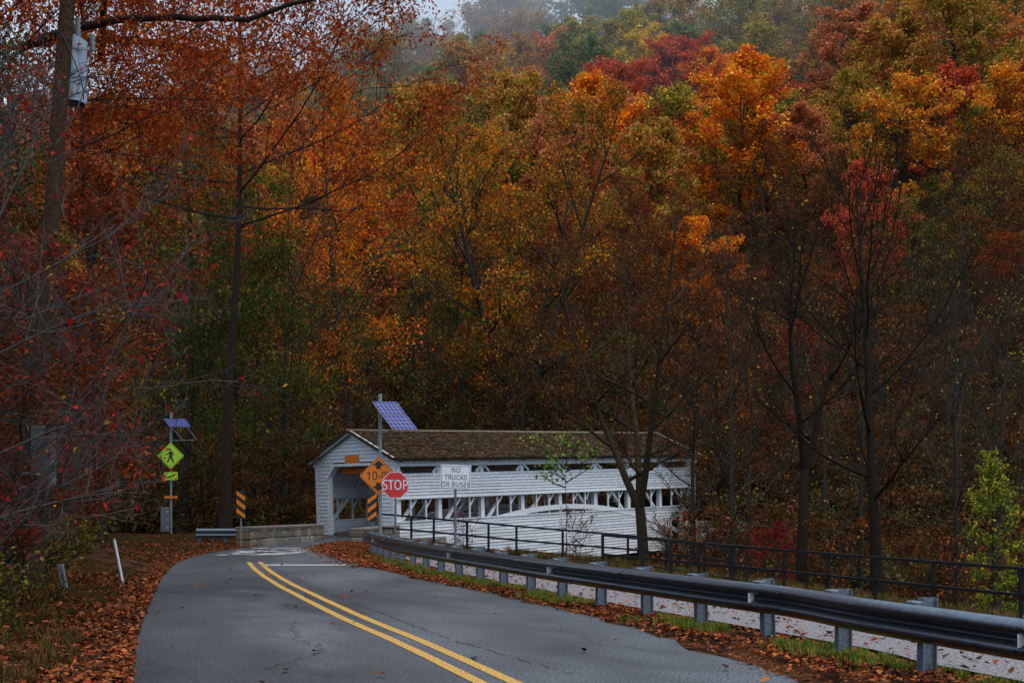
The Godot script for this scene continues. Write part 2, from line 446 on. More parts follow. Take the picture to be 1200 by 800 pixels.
	kinds["red_bush"] = {"seed": 42, "h": 1.8, "r": 0.03, "base": 0.1, "wide": 1.0, "limbs": 14, "subs": 4, "twigs": 3, "leaves": 2.5, "size": 0.1, "spread": 0.1, "twig_r": 0.005, "pal": [[0.7, Color(0.20, 0.016, 0.018)], [0.3, Color(0.12, 0.014, 0.014)]]}
	kinds["brier_bush"] = {"seed": 43, "h": 2.2, "r": 0.025, "base": 0.05, "wide": 1.3, "forks": 4, "fork_at": 0.05, "fork_spread": 0.5, "limbs": 16, "subs": 4, "twigs": 3, "twiglets": 1, "leaves": 0.5, "size": 0.08, "spread": 0.1, "twig_r": 0.005, "pal": [[0.6, rust], [0.4, maroon]]}
	kinds["leafy_weed"] = {"seed": 44, "h": 1.2, "r": 0.014, "base": 0.05, "wide": 0.55, "forks": 4, "fork_at": 0.05, "fork_spread": 0.5, "limbs": 14, "subs": 3, "twigs": 2, "leaves": 1.7, "size": 0.062, "spread": 0.13, "twig_r": 0.005, "pal": [[0.45, Color(0.11, 0.125, 0.018)], [0.3, Color(0.18, 0.14, 0.02)], [0.25, Color(0.09, 0.04, 0.016)]]}
	kinds["green_sapling"] = {"seed": 45, "h": 2.6, "r": 0.02, "base": 0.72, "wide": 1.1, "limbs": 8, "subs": 4, "twigs": 3, "leaves": 1.2, "size": 0.11, "spread": 0.12, "twig_r": 0.005, "droop": 0.0, "pal": [[0.7, Color(0.13, 0.24, 0.05)], [0.3, Color(0.2, 0.26, 0.04)]]}

func tree(kind: String, x: float, d: float, height: float, width: float, label: String, group := "", category := "tree", sink := 0.0) -> Node3D:
	var k: Dictionary = kinds[kind]
	var o: Node3D
	if protos.has(kind):
		o = protos[kind].duplicate()
		o.name = kind
		add_child(o, true)
	else:
		o = Node3D.new()
		o.name = kind
		add_child(o, true)
		grow_tree(o, k)
		protos[kind] = o
	rng.seed = int(absf(x) * 977.0 + d * 131.0) + 5
	o.position = at(x, ground_height(x, d) - sink, d)
	o.rotation = Vector3(0, rng.randf() * TAU, 0)
	var sy: float = height / k.h
	var sx: float = width / (2.0 * k.wide)
	o.scale = Vector3(1, 1, 1) * sy * clampf(sx / sy, 0.85, 1.25)
	o.scale.y = sy
	o.set_meta("label", label)
	o.set_meta("category", category)
	if group: o.set_meta("group", group)
	elif o.has_meta("group"): o.remove_meta("group")
	return o

# ---------------------------------------------------------------- materials
func make_materials() -> void:
	textured("bark", 0.9, 0.02, Color(0.55, 0.55, 0.55), Color(1.35, 1.3, 1.25), 0.95, 0.0, true)
	leaf_material("leaf", 0.75)
	leaf_material("litter", 0.1)
	var gm := textured("soil", 0.22, 0.012, Color(0.02, 0.011, 0.006), Color(0.10, 0.042, 0.018), 0.95, 3.0)
	gm.detail_enabled = true
	gm.detail_albedo = noise_tex(0.09, Color(0.35, 0.35, 0.35), Color(1.0, 1.0, 1.0), 512, 4, 77)
	gm.detail_blend_mode = BaseMaterial3D.BLEND_MODE_MUL
	gm.uv2_triplanar = true; gm.uv2_world_triplanar = true; gm.uv2_scale = Vector3.ONE * 0.9
	textured("asphalt", 0.7, 0.08, Color(0.03, 0.03, 0.03), Color(1.0, 1.0, 1.0), 0.45, 0.0, true)
	textured("gravel", 0.8, 0.05, Color(0.05, 0.048, 0.052), Color(0.24, 0.23, 0.26), 0.9)
	textured("yellow_paint", 1.2, 0.06, Color(0.09, 0.06, 0.025), Color(0.56, 0.31, 0.03), 0.7)
	textured("white_paint", 2.0, 0.06, Color(0.08, 0.085, 0.09), Color(0.62, 0.62, 0.62), 0.7)
	textured("white_board", 0.8, 0.03, Color(0.44, 0.47, 0.51), Color(0.80, 0.83, 0.87), 0.6, 0.0, true)
	textured("deck_wood", 1.0, 0.02, Color(0.06, 0.05, 0.04), Color(0.16, 0.13, 0.10), 0.85)
	textured("shingle", 1.2, 0.04, Color(0.6, 0.6, 0.6), Color(1.3, 1.3, 1.3), 0.9, 0.0, true)
	textured("stone", 1.5, 0.05, Color(0.55, 0.55, 0.55), Color(1.35, 1.3, 1.25), 0.9, 1.0, true)
	for q in ["bark", "soil", "shingle", "deck_wood", "gravel"]: mats[q].metallic_specular = 0.12
	mat("mortar", Color(0.10, 0.085, 0.065), 0.95)
	var st := textured("galvanised", 1.2, 0.02, Color(0.045, 0.052, 0.068), Color(0.085, 0.10, 0.125), 0.25)
	st.metallic = 0.85
	textured("post_steel", 1.5, 0.03, Color(0.07, 0.09, 0.12), Color(0.14, 0.175, 0.22), 0.55).metallic = 0.3
	mat("black_steel", Color(0.008, 0.008, 0.010), 0.55).metallic_specular = 0.3
	mat("pole_steel", Color(0.22, 0.24, 0.26), 0.5, 0.5)
	textured("sign_white", 1.7, 0.02, Color(0.50, 0.53, 0.58), Color(0.66, 0.69, 0.74), 0.45)
	mat("sign_black", Color(0.012, 0.012, 0.012), 0.5)
	textured("sign_red", 1.7, 0.02, Color(0.40, 0.018, 0.02), Color(0.56, 0.022, 0.024), 0.45)
	textured("sign_orange", 1.7, 0.02, Color(0.55, 0.15, 0.012), Color(0.74, 0.20, 0.014), 0.45)
	textured("sign_lime", 1.7, 0.02, Color(0.34, 0.60, 0.03), Color(0.44, 0.74, 0.035), 0.45)
	mat("panel_blue", Color(0.022, 0.035, 0.20), 0.5).metallic_specular = 0.25
	mat("panel_line", Color(0.30, 0.33, 0.42), 0.4)
	mat("cabinet_grey", Color(0.11, 0.125, 0.135), 0.55)
	textured("pole_wood", 1.6, 0.02, Color(0.028, 0.016, 0.010), Color(0.068, 0.040, 0.026), 0.9).metallic_specular = 0.12
	mat("tank_paint", Color(0.24, 0.31, 0.38), 0.45)
	mat("porcelain", Color(0.12, 0.12, 0.13), 0.3)
	mat("wire", Color(0.02, 0.02, 0.02), 0.6)
	var wt := mat("water", Color(0.02, 0.025, 0.022), 0.08)
	wt.metallic_specular = 0.5

# ---------------------------------------------------------------- ready
func _ready() -> void:
	rng.seed = 20241
	noise.seed = 5
	noise.frequency = 0.05
	setup_view()
	make_materials()
	make_leaf_table()
	define_kinds()
	build_ground()
	build_road()
	build_bridge()
	build_walls()
	build_guardrail()
	build_fences()
	build_signs()
	build_utility_pole()
	build_woods()
	build_litter()
	build_mist()

func setup_view() -> void:
	var cam := Camera3D.new()
	cam.name = "camera"
	add_child(cam)
	cam.position = Vector3(0, 1.45, 0)
	cam.near = 0.1
	cam.far = 900.0
	cam.projection = Camera3D.PROJECTION_FRUSTUM
	cam.size = 0.1 * 800.0 / 1428.0
	cam.frustum_offset = Vector2(0, 0.1 * 190.0 / 1428.0)
	cam.current = true
	var sky_mat := ProceduralSkyMaterial.new()
	sky_mat.sky_top_color = Color(0.82, 0.91, 1.0)
	sky_mat.sky_horizon_color = Color(0.63, 0.70, 0.79)
	sky_mat.sky_curve = 0.55
	sky_mat.ground_bottom_color = Color(0.12, 0.10, 0.08)
	sky_mat.ground_horizon_color = Color(0.25, 0.24, 0.23)
	sky_mat.sun_angle_max = 0.0
	var sky := Sky.new()
	sky.sky_material = sky_mat
	var env := Environment.new()
	env.background_mode = Environment.BG_SKY
	env.sky = sky
	env.background_energy_multiplier = 1.35
	env.tonemap_mode = Environment.TONE_MAPPER_LINEAR
	env.tonemap_exposure = 1.72
	env.sdfgi_enabled = true
	env.ssao_enabled = true
	env.ssil_enabled = true
	var we := WorldEnvironment.new()
	we.name = "environment"
	we.environment = env
	env.volumetric_fog_enabled = true
	env.volumetric_fog_density = 0.0
	add_child(we)
	var sun := DirectionalLight3D.new()
	sun.name = "sun"
	sun.light_energy = 0.5
	sun.light_angular_distance = 40.0
	sun.light_color = Color(1.0, 0.97, 0.93)
	sun.shadow_enabled = true
	add_child(sun)
	sun.rotation_degrees = Vector3(-74, 20, 0)

func build_mist() -> void:
	# thin cloud lying on the ridge and the upper slope
	for q in [[Vector3(10, 62, -215), Vector3(320, 84, 130), 0.0022], [Vector3(-24, 88, -225), Vector3(150, 60, 100), 0.016]]:
		var f := FogVolume.new()
		f.name = "mist"
		f.shape = RenderingServer.FOG_VOLUME_SHAPE_ELLIPSOID
		f.size = q[1]
		var m := FogMaterial.new()
		m.resource_name = "mist"
		m.density = q[2]
		m.albedo = Color(0.93, 0.96, 1.0)
		f.material = m
		add_child(f, true)
		f.position = q[0]
		f.set_meta("kind", "stuff")
		f.set_meta("label", "thin pale mist lying over the wooded ridge")
		f.set_meta("category", "mist")

func build_ground() -> void:
	var xs := []
	var ds := []
	var x := -150.0
	while x <= 190.0:
		xs.append(x)
		x += 0.75 if absf(x + 1.0) < 16.0 else (2.0 if absf(x) < 40.0 else 6.0)
	var d := -60.0
	while d <= 340.0:
		ds.append(d)
		d += 0.75 if d > 4.0 and d < 56.0 else (2.0 if d >= 56.0 and d < 110.0 else 6.0)
	var g := Geo.new()
	for dd in ds:
		for xx in xs:
			var e = along(LEFT_EDGE, dd) - xx
			var s: float = xx - along(RAIL_LINE, dd)
			var h := ground_height(xx, dd)
			if e < 0.0 and s < 0.0 and dd < 55.0: h = -0.03
			elif e > 0.3 or s > 5.5: h += noise.get_noise_2d(xx * 6.0, dd * 6.0) * 0.16 + noise.get_noise_2d(xx, dd) * (0.2 if dd < 60.0 else 1.2)
			else: h -= 0.015
			g.v.append(at(xx, h, dd))
	var w := xs.size()
	g.n.resize(g.v.size()); g.c.resize(g.v.size()); g.c.fill(Color.WHITE)
	for j in ds.size():
		for i in w:
			var l := g.v[j * w + maxi(i - 1, 0)]; var r := g.v[j * w + mini(i + 1, w - 1)]
			var f := g.v[maxi(j - 1, 0) * w + i]; var b := g.v[mini(j + 1, ds.size() - 1) * w + i]
			g.n[j * w + i] = (r - l).cross(f - b).normalized() * -1.0
			if g.n[j * w + i].y < 0: g.n[j * w + i] *= -1.0
			if i < w - 1 and j < ds.size() - 1:
				var k := j * w + i
				g.ix.append_array([k, k + w, k + 1, k + 1, k + w, k + w + 1])
	structure("ground", g, mats.soil)
	# creek under the bridge
	var cg := Geo.new()
	var u := Vector3(0.712, 0, -0.702) * 6.5
	var f2 := Vector3(0.702, 0, 0.712)
	var mid := at(2.5, -2.55, 60.4)
	for i in 12:
		var a := mid + f2 * (-60.0 + i * 10.0); var b := a + f2 * 10.0
		cg.quad(a - u, a + u, b + u, b - u)
	structure("creek_water", cg, mats.water)

func strip(left: Array, right: Array, y: float, rows: int, tone: Callable) -> Geo:
	# sheet between two lines of Vector2(x, d) with equal counts
	var g := Geo.new()
	for i in left.size():
		for j in rows + 1:
			var p: Vector2 = left[i].lerp(right[i], float(j) / rows)
			g.v.append(at(p.x, y, p.y)); g.n.append(Vector3.UP); g.c.append(tone.call(p, float(j) / rows))
	var w := rows + 1
	for i in left.size() - 1:
		for j in rows:
			var k := i * w + j
			g.ix.append_array([k, k + w, k + 1, k + 1, k + w, k + w + 1])
	return g

func build_road() -> void:
	var left := []
	var right := []
	var d := -30.0
	var lp := smooth_line(swap(LEFT_EDGE.slice(0, 11)) + [[-8.75, 50.0], [-8.85, 56.6]], 0.3)
	var rp := smooth_line(swap(RIGHT_EDGE), 0.3)
	# pair the edges by share of their length so that the sheet follows the bend
	for i in 261:
		var t := i / 260.0
		left.append(lp[int(t * (lp.size() - 1))])
		right.append(rp[int(t * (rp.size() - 1))])
	for i in left.size():
		left[i].x += noise.get_noise_2d(left[i].y * 14.0, 3.0) * 0.16
		right[i].x += noise.get_noise_2d(right[i].y * 14.0, 40.0) * 0.22 + noise.get_noise_2d(right[i].y * 60.0, 70.0) * 0.14
	var tone := func(p: Vector2, t: float) -> Color:
		var n1 := noise.get_noise_2d(p.x * 5.0, p.y * 2.0)
		var n2 := noise.get_noise_2d(p.x * 26.0 + 90.0, p.y * 16.0)
		var k := 0.066 + n1 * 0.08 + n2 * 0.045
		# bitumen left proud between the wheel paths, stone polished bare along them
		for track in [0.13, 0.37, 0.64, 0.88]: k += 0.016 * exp(-pow((t - track + n2 * 0.04) / 0.055, 2.0)) * (0.6 + n1)
		# aggregate worn pale where wheels run, older darker mat towards the left side
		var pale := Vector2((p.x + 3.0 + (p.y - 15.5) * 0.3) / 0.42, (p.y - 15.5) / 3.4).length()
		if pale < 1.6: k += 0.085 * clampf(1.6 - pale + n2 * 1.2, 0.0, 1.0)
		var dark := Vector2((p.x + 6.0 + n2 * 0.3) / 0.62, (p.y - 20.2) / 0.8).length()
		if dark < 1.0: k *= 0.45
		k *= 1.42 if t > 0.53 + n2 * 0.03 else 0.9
		k = maxf(k, 0.02)
		return Color(k * 0.86, k, k * 1.22)
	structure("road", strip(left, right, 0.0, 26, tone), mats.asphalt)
	# double yellow centre line, stop bar, worn crossing, pale edge line
	var a := smooth_line([[2.3, 2.0], [0.62, 7.0], [-0.32, 9.86], [-0.66, 10.92], [-1.28, 12.78], [-2.18, 15.34], [-3.15, 18.3], [-4.45, 22.4], [-5.6, 26.4], [-6.6, 30.2]], 0.25)
	for side in [0.0, 1.0]:
		var l1 := []
		var l2 := []
		for i in a.size():
			var t: Vector2 = (a[mini(i + 1, a.size() - 1)] - a[maxi(i - 1, 0)]).normalized()
			var nn := Vector2(t.y, -t.x)
			if nn.x < 0: nn = -nn
			var o: float = side * 0.27
			var wv := noise.get_noise_2d(i * 3.0, side * 50.0) * 0.008
			l1.append(a[i] + nn * (o + wv)); l2.append(a[i] + nn * (o + 0.115 + wv))
		var m := structure("centre_line_marking", strip(l1, l2, 0.005, 1, func(_p, _t): return Color.WHITE), mats.yellow_paint)
		m.name = "centre_line_marking"
	var bar := Geo.new()
	bar.quad(at(-5.9, 0.005, 28.55), at(-5.9, 0.005, 29.0), at(-3.95, 0.005, 29.0), at(-3.9, 0.005, 28.55))
	structure("stop_line_marking", bar, mats.white_paint)
	var cr := Geo.new()
	rng.seed = 71
	for i in 60:
		var px := rng.randf_range(-8.3, -6.0)
		var pd := rng.randf_range(34.0, 40.0)
		var w := rng.randf_range(0.15, 0.6); var l := rng.randf_range(0.08, 0.3)
		var pts := []
		for j in 7: pts.append(at(px + cos(TAU * j / 7) * w * rng.randf_range(0.5, 1.0), 0.004 + i * 0.00015, pd - sin(TAU * j / 7) * l * rng.randf_range(0.5, 1.0)))
		for j in range(1, 6): cr.tri(pts[0], pts[j + 1], pts[j])
	structure("worn_crossing_marking", cr, mats.white_paint)
	# tar-dark crack along the centre joint
	var ck := Geo.new()
	rng.seed = 72
	var c := smooth_line([[0.5, 10.4], [-0.65, 13.0], [-1.7, 16.0], [-2.6, 18.6], [-3.6, 21.6], [-4.3, 24.0]], 0.12)
	for i in range(0, c.size() - 1):
		if noise.get_noise_2d(i * 5.0, 9.0) < -0.12: continue
		var j1: float = noise.get_noise_2d(i * 30.0, 1.0) * 0.09; var j2: float = noise.get_noise_2d((i + 1) * 30.0, 1.0) * 0.09
		var w := 0.018 + 0.02 * absf(noise.get_noise_2d(i * 12.0, 5.0))
		ck.quad(at(c[i].x + j1, 0.004, c[i].y), at(c[i + 1].x + j2, 0.004, c[i + 1].y), at(c[i + 1].x + j2 + w, 0.004, c[i + 1].y), at(c[i].x + j1 + w, 0.004, c[i].y))
	for path in [[[-4.3, 15.2], [-3.4, 14.6], [-2.5, 14.9], [-1.9, 14.5]], [[-2.2, 10.6], [-1.9, 12.0], [-2.4, 13.4], [-2.7, 15.0]], [[0.2, 15.6], [-0.6, 16.3], [-1.2, 16.0]], [[1.6, 11.8], [0.9, 12.6], [0.7, 13.6], [-0.2, 14.4]], [[-6.6, 25.0], [-5.6, 24.4], [-4.9, 24.9]], [[-5.4, 19.0], [-4.6, 18.2], [-3.9, 18.5]]]:
		var cc := smooth_line(path, 0.1)
		for i in cc.size() - 1:
			var j1: float = noise.get_noise_2d(i * 28.0, path[0][0] * 40.0) * 0.12; var j2: float = noise.get_noise_2d((i + 1) * 28.0, path[0][0] * 40.0) * 0.12
			var w := 0.008 + 0.016 * absf(noise.get_noise_2d(i * 12.0, path[0][1] * 9.0))
			var dir: Vector2 = (cc[i + 1] - cc[i]).normalized().orthogonal() * w
			ck.quad(at(cc[i].x + j1, 0.0042, cc[i].y + j1), at(cc[i + 1].x + j2, 0.0042, cc[i + 1].y + j2), at(cc[i + 1].x + j2 + dir.x, 0.0042, cc[i + 1].y + j2 + dir.y), at(cc[i].x + j1 + dir.x, 0.0042, cc[i].y + j1 + dir.y))
	structure("road_crack", ck, mats.sign_black)
	# gravel path behind the guardrail
	var p1 := []
	var p2 := []
	d = -6.0
	while d < 34.0:
		var x := along(RAIL_LINE, d)
		var wide := 4.6 + noise.get_noise_2d(d * 4.0, 8.0) * 0.5 + maxf(0.0, d - 22.0) * 0.12
		p1.append(Vector2(x + 0.55 + noise.get_noise_2d(d * 12.0, 2.0) * 0.15, d)); p2.append(Vector2(x + 0.5 + wide, d))
		d += 0.5
	var pg := strip(p1, p2, 0.0, 8, func(_p, _t): return Color.WHITE)
	for i in pg.v.size(): pg.v[i].y = ground_height(pg.v[i].x, -pg.v[i].z) + 0.04
	structure("gravel_path", pg, mats.gravel)

func swap(t: Array) -> Array:
	var o := []
	for p in t: o.append([p[1], p[0]])
	return o

# ---------------------------------------------------------------- covered bridge
var board_cache := {}

func board_mesh(length: float, high: float, tone: int) -> ArrayMesh:
	# clapboard: thicker lower edge, lies along x, foot at y 0, outer face towards +z
	var key := "%.2f %.3f %d" % [length, high, tone]
	if not board_cache.has(key):
		var g := Geo.new()
		var l := length / 2.0
		var col: Color = [Color(1, 1, 1), Color(0.92, 0.93, 0.94), Color(0.97, 0.95, 0.91), Color(0.80, 0.81, 0.82)][tone]
		var t0 := 0.05; var t1 := 0.02
		g.hexa([Vector3(-l, 0, t0), Vector3(l, 0, t0), Vector3(l, 0, 0), Vector3(-l, 0, 0), Vector3(-l, high, t1), Vector3(l, high, t1), Vector3(l, high, 0), Vector3(-l, high, 0)], col)
		board_cache[key] = g.mesh()
	return board_cache[key]

func siding(parent: Node3D, x0: float, x1: float, y0: float, y1: float, z: float, out: float, m: Material, row := 0.145, piece := 4.28, called := "siding_board") -> void:
	var rows := int(round((y1 - y0) / row))
	row = (y1 - y0) / rows
	for r in rows:
		var x := x0
		var first := piece * (0.5 if r % 2 else 1.0)
		while x < x1 - 0.01:
			var e := minf(x + first, x1)
			if x1 - e < 0.3: e = x1
			first = piece
			var o := part(called, board_mesh(e - x - 0.008, row - 0.016, rng.randi() % 4), m, parent)
			o.position = Vector3((x + e) / 2.0, y0 + r * row + rng.randf_range(-0.004, 0.004), z)
			o.rotation = Vector3(0, 0.0 if out > 0 else PI, rng.randf_range(-0.0022, 0.0022))
			x = e

func beam(called: String, a: Vector3, b: Vector3, w: float, h: float, m: Material, parent: Node) -> void:
	var g := Geo.new()
	g.bar(a, b, w, h)
	part(called, g, m, parent)

const BL := 21.4
const BW := 5.5

func truss_wall(parent: Node3D, z: float, out: float, m: Material) -> void:
	# one long side: boarded parapet, boarded upper band, posts and braces between
	siding(parent, 0.0, 2.4, -0.12, 0.6, z, out, m)
	siding(parent, 2.4, 19.4, -1.7, 0.6, z, out, m)
	siding(parent, 19.4, BL, -0.12, 0.6, z, out, m)
	siding(parent, 0.0, BL, 1.66, 2.76, z, out, m)
	var zi := z - out * 0.10
	beam("sill_rail", Vector3(0, 0.63, z + out * 0.02), Vector3(BL, 0.63, z + out * 0.02), 0.12, 0.06, m, parent)
	beam("band_trim", Vector3(0, 1.64, z + out * 0.02), Vector3(BL, 1.64, z + out * 0.02), 0.09, 0.05, m, parent)
	beam("top_plate", Vector3(0, 3.18, zi), Vector3(BL, 3.18, zi), 0.22, 0.24, mats.white_board, parent)
	for i in 9:
		var x := 0.12 + i * (BL - 0.24) / 8.0
		beam("truss_post", Vector3(x, -0.3, zi - out * 0.12), Vector3(x, 3.05, zi - out * 0.12), 0.22, 0.22, m, parent)
		if i < 8:
			var dx := (BL - 0.24) / 8.0
			var rising := i < 4
			beam("truss_brace", Vector3(x + (0.15 if rising else dx - 0.15), 0.3, zi - out * 0.12), Vector3(x + (dx - 0.15 if rising else 0.15), 2.9, zi - out * 0.12), 0.12, 0.13, m, parent)
			for j in 2:
				var sx := x + dx * (j + 1) / 3.0
				beam("stud", Vector3(sx, 0.55, zi + out * 0.03), Vector3(sx, 1.7, zi + out * 0.03), 0.07, 0.07, m, parent)
				beam("knee_brace", Vector3(sx + 0.04, 1.22, zi + out * 0.03), Vector3(sx + 0.38, 1.66, zi + out * 0.03), 0.05, 0.06, m, parent)
		for s in [-1.0, 1.0]:
			if (i > 0 or s > 0) and (i < 8 or s < 0):
				beam("eave_brace", Vector3(x + s * 0.42, 2.78, zi), Vector3(x + s * 0.04, 3.12, zi), 0.06, 0.08, m, parent)
	# great laminated arch rising just over the sill at mid-span
	var ar := Geo.new()
	var last := []
	for i in 41:
		var t := i / 40.0
		var x := 0.8 + t * (BL - 1.6)
		var y := -1.0 + 1.93 * (1.0 - pow(2.0 * t - 1.0, 2.0))
		var ring := [Vector3(x, y - 0.12, z + out * 0.055), Vector3(x, y - 0.12, z - out * 0.03), Vector3(x, y + 0.12, z - out * 0.03), Vector3(x, y + 0.12, z + out * 0.055)]
		if last:
			for j in 4: ar.fix(last[j], last[(j + 1) % 4], ring[(j + 1) % 4], ring[j], (last[0] + ring[2]) / 2.0, Color.WHITE)
		last = ring
	part("arch_rib", ar, m, parent)

func portal(bridge: Node3D, x: float, face: float) -> void:
	# end wall with chamfered opening; face -1 looks towards the road
	var p := Node3D.new()
	p.name = "portal"
	bridge.add_child(p, true)
	p.position = Vector3(x, 0, -BW / 2.0)
	p.rotation.y = -PI / 2.0 if face < 0 else PI / 2.0
	var m: Material = mats.white_board
	var half := BW / 2.0
	var open := 1.95
	var row := 0.165
	var y := 0.02
	var r := 0
	while y < 4.55:
		var y2 := minf(y + row, 4.62)
		var lim := func(yy: float) -> float: return minf(half + (0.28 if yy > 3.0 else 0.0), (4.66 - yy) / 0.43)
		var inner := func(yy: float) -> float: return open if yy < 2.62 else (open - (yy - 2.62) * 0.95 if yy < 3.2 else -1.0)
		var w0: float = lim.call(y); var w1: float = lim.call(y2)
		var i0: float = inner.call(y); var i1: float = inner.call(y2)
		var spans := []
		if i0 < 0.0: spans = [[-w0, w0, -w1, w1]]
		else:
			if i1 < 0.0: i1 = i0
			spans = [[-w0, -i0, -w1, -i1], [i0, w0, i1, w1]]
		for s in spans:
			if s[1] - s[0] < 0.05: continue
			var g := Geo.new()
			g.hexa([Vector3(s[0], y, 0.045), Vector3(s[1], y, 0.045), Vector3(s[1], y, 0), Vector3(s[0], y, 0), Vector3(s[2], y2 - 0.016, 0.014), Vector3(s[3], y2 - 0.016, 0.014), Vector3(s[3], y2 - 0.016, 0), Vector3(s[2], y2 - 0.016, 0)], Color.WHITE.lerp(Color(0.88, 0.89, 0.9), rng.randf()))
			part("siding_board", g, m, p)
		y = y2
		r += 1
	# frame round the opening, corner boards, rake boards
	for s in [-1.0, 1.0]:
		beam("jamb", Vector3(s * (open - 0.06), 0.0, -0.06), Vector3(s * (open - 0.06), 2.66, -0.06), 0.30, 0.13, m, p)
		beam("chamfer_trim", Vector3(s * (open - 0.05), 2.62, -0.05), Vector3(s * (open - 0.62), 3.2, -0.05), 0.28, 0.12, m, p)
		beam("corner_board", Vector3(s * (half + 0.03), 0.0, -0.02), Vector3(s * (half + 0.03), 3.15, -0.02), 0.16, 0.13, m, p)
		beam("rake_board", Vector3(s * (half + 0.36), 3.36, 0.20), Vector3(0, 4.68, 0.20), 0.06, 0.20, m, p)
		beam("rake_soffit", Vector3(s * (half + 0.33), 3.40, 0.09), Vector3(0, 4.70, 0.09), 0.20, 0.05, mats.white_board, p)
		# inner lining of the end bay
		beam("end_post", Vector3(s * (half - 0.15), 0.0, -0.35), Vector3(s * (half - 0.15), 3.1, -0.35), 0.25, 0.25, m, p)
	beam("head_trim", Vector3(-open + 0.6, 3.2, -0.05), Vector3(open - 0.6, 3.2, -0.05), 0.28, 0.12, m, p)

func build_bridge() -> void:
	rng.seed = 301
	var b := node("covered_bridge", at(-5.1, 0.0, 52.9), "long white clapboard covered bridge with brown shingle roof crossing the creek", "covered bridge")
	b.basis = Basis(Vector3.UP, deg_to_rad(44.6)) * Basis(Vector3.BACK, deg_to_rad(2.0))
	var near := Node3D.new(); near.name = "side_wall"; b.add_child(near)
	truss_wall(near, 0.0, 1.0, mats.white_board)
	var far := Node3D.new(); far.name = "side_wall"; b.add_child(far, true)
	truss_wall(far, -BW, -1.0, mats.white_board)
	siding(far, 0.3, BL - 0.3, 0.02, 0.6, -BW + 0.14, 1.0, mats.white_board, 0.29)
	siding(far, 0.3, BL - 0.3, 1.7, 3.0, -BW + 0.14, 1.0, mats.white_board, 0.26)
	portal(b, -0.05, -1.0)
	portal(b, BL + 0.05, 1.0)
	# deck planks across the roadway
	var deck := Node3D.new(); deck.name = "deck"; b.add_child(deck)
	var pg := Geo.new(); pg.bevel(Vector3.ZERO, Vector3(0.29, 0.09, BW - 0.45), 0.008)
	var pm := pg.mesh()
	for i in int(BL / 0.3):
		var o := part("plank", pm, mats.deck_wood, deck)
		o.position = Vector3(0.15 + i * 0.3, 0.03 + rng.randf_range(-0.006, 0.006), -BW / 2.0)
	beam("floor_beam", Vector3(0, -0.35, -0.5), Vector3(BL, -0.35, -0.5), 0.3, 0.5, mats.deck_wood, deck)
	beam("floor_beam", Vector3(0, -0.35, -BW + 0.5), Vector3(BL, -0.35, -BW + 0.5), 0.3, 0.5, mats.deck_wood, deck)
	# roof
	var roof := Node3D.new(); roof.name = "roof"; b.add_child(roof)
	var eave_z := 0.42; var ridge_y := 4.74; var eave_y := 3.40
	var run := BW / 2.0 + eave_z
	for side in [1.0, -1.0]:
		var e := Vector3(0, eave_y, -BW / 2.0 + side * run); var r := Vector3(0, ridge_y, -BW / 2.0)
		var down: Vector3 = (e - r).normalized()
		var up = Vector3(1, 0, 0).cross(down) * -side
		if up.y < 0: up = -up
		var g := Geo.new()
		var c = (e + r) / 2.0 - up * 0.05
		g.box(Vector3(BL / 2.0, c.y, c.z), Vector3(BL + 0.8, 0.04, e.distance_to(r)), Basis(Vector3.RIGHT, up, Vector3.RIGHT.cross(up)))
		part("roof_boarding", g, mats.deck_wood, roof)
		var sh := Geo.new()
		var rows := 20
		var L := e.distance_to(r)
		for i in rows:
			var x := -0.42
			while x < BL + 0.42:
				var w := rng.randf_range(0.10, 0.22)
				var low: Vector3 = r + down * (L * (i + 1.0) / rows + rng.randf_range(-0.02, 0.02) + 0.02)
				var top: Vector3 = r + down * (L * (i - 0.25) / rows)
				var k := rng.randf_range(0.55, 1.35)
				var warm := rng.randf()
				var col := Color(0.080, 0.045, 0.022).lerp(Color(0.095, 0.072, 0.05), warm) * k * 0.72
				var lift := rng.randf_range(0.03, 0.065)
				var x2 := x + w - 0.008
				var a := Vector3(x, 0, 0)
				var bb := Vector3(x2, 0, 0)
				sh.hexa([a + low, bb + low, bb + low - up * 0.02 + down * 0.0, a + low - up * 0.02, a + low + up * lift, bb + low + up * lift, bb + top + up * 0.006, a + top + up * 0.006], Color(col.r, col.g, col.b))
				x += w
		part("shingles", sh, mats.shingle, roof).set_meta("kind", "stuff")
	var rc := Geo.new()
	rc.box(Vector3(BL / 2.0, ridge_y + 0.01, -BW / 2.0 + 0.08), Vector3(BL + 0.84, 0.025, 0.2), Basis(Vector3.RIGHT, 0.42))
	rc.box(Vector3(BL / 2.0, ridge_y + 0.012, -BW / 2.0 - 0.08), Vector3(BL + 0.84, 0.025, 0.2), Basis(Vector3.RIGHT, -0.42))
	part("ridge_cap", rc, mats.deck_wood, roof)
	for i in 12:
		var x := 0.3 + i * (BL - 0.6) / 11.0
		for side in [1.0, -1.0]:
			beam("rafter", Vector3(x, eave_y - 0.10, -BW / 2.0 + side * (run - 0.1)), Vector3(x, ridge_y - 0.16, -BW / 2.0), 0.08, 0.14, mats.deck_wood, roof)
		beam("tie_beam", Vector3(x, 3.22, -BW + 0.1), Vector3(x, 3.22, -0.1), 0.14, 0.18, mats.white_board, roof)
	# clearance boards at the near portal
	var cs := sign_board("clearance_board", b, Vector3(-0.12, 3.42, -BW / 2.0), Vector2(1.0, 0.40), mats.sign_orange, [], 0.20)
	cs.rotation.y = -PI / 2.0
	var cb := sign_board("clearance_bar", b, Vector3(0.35, 2.94, -BW / 2.0), Vector2(2.9, 0.26), mats.sign_orange, [], 0.15)
	cb.rotation.y = -PI / 2.0

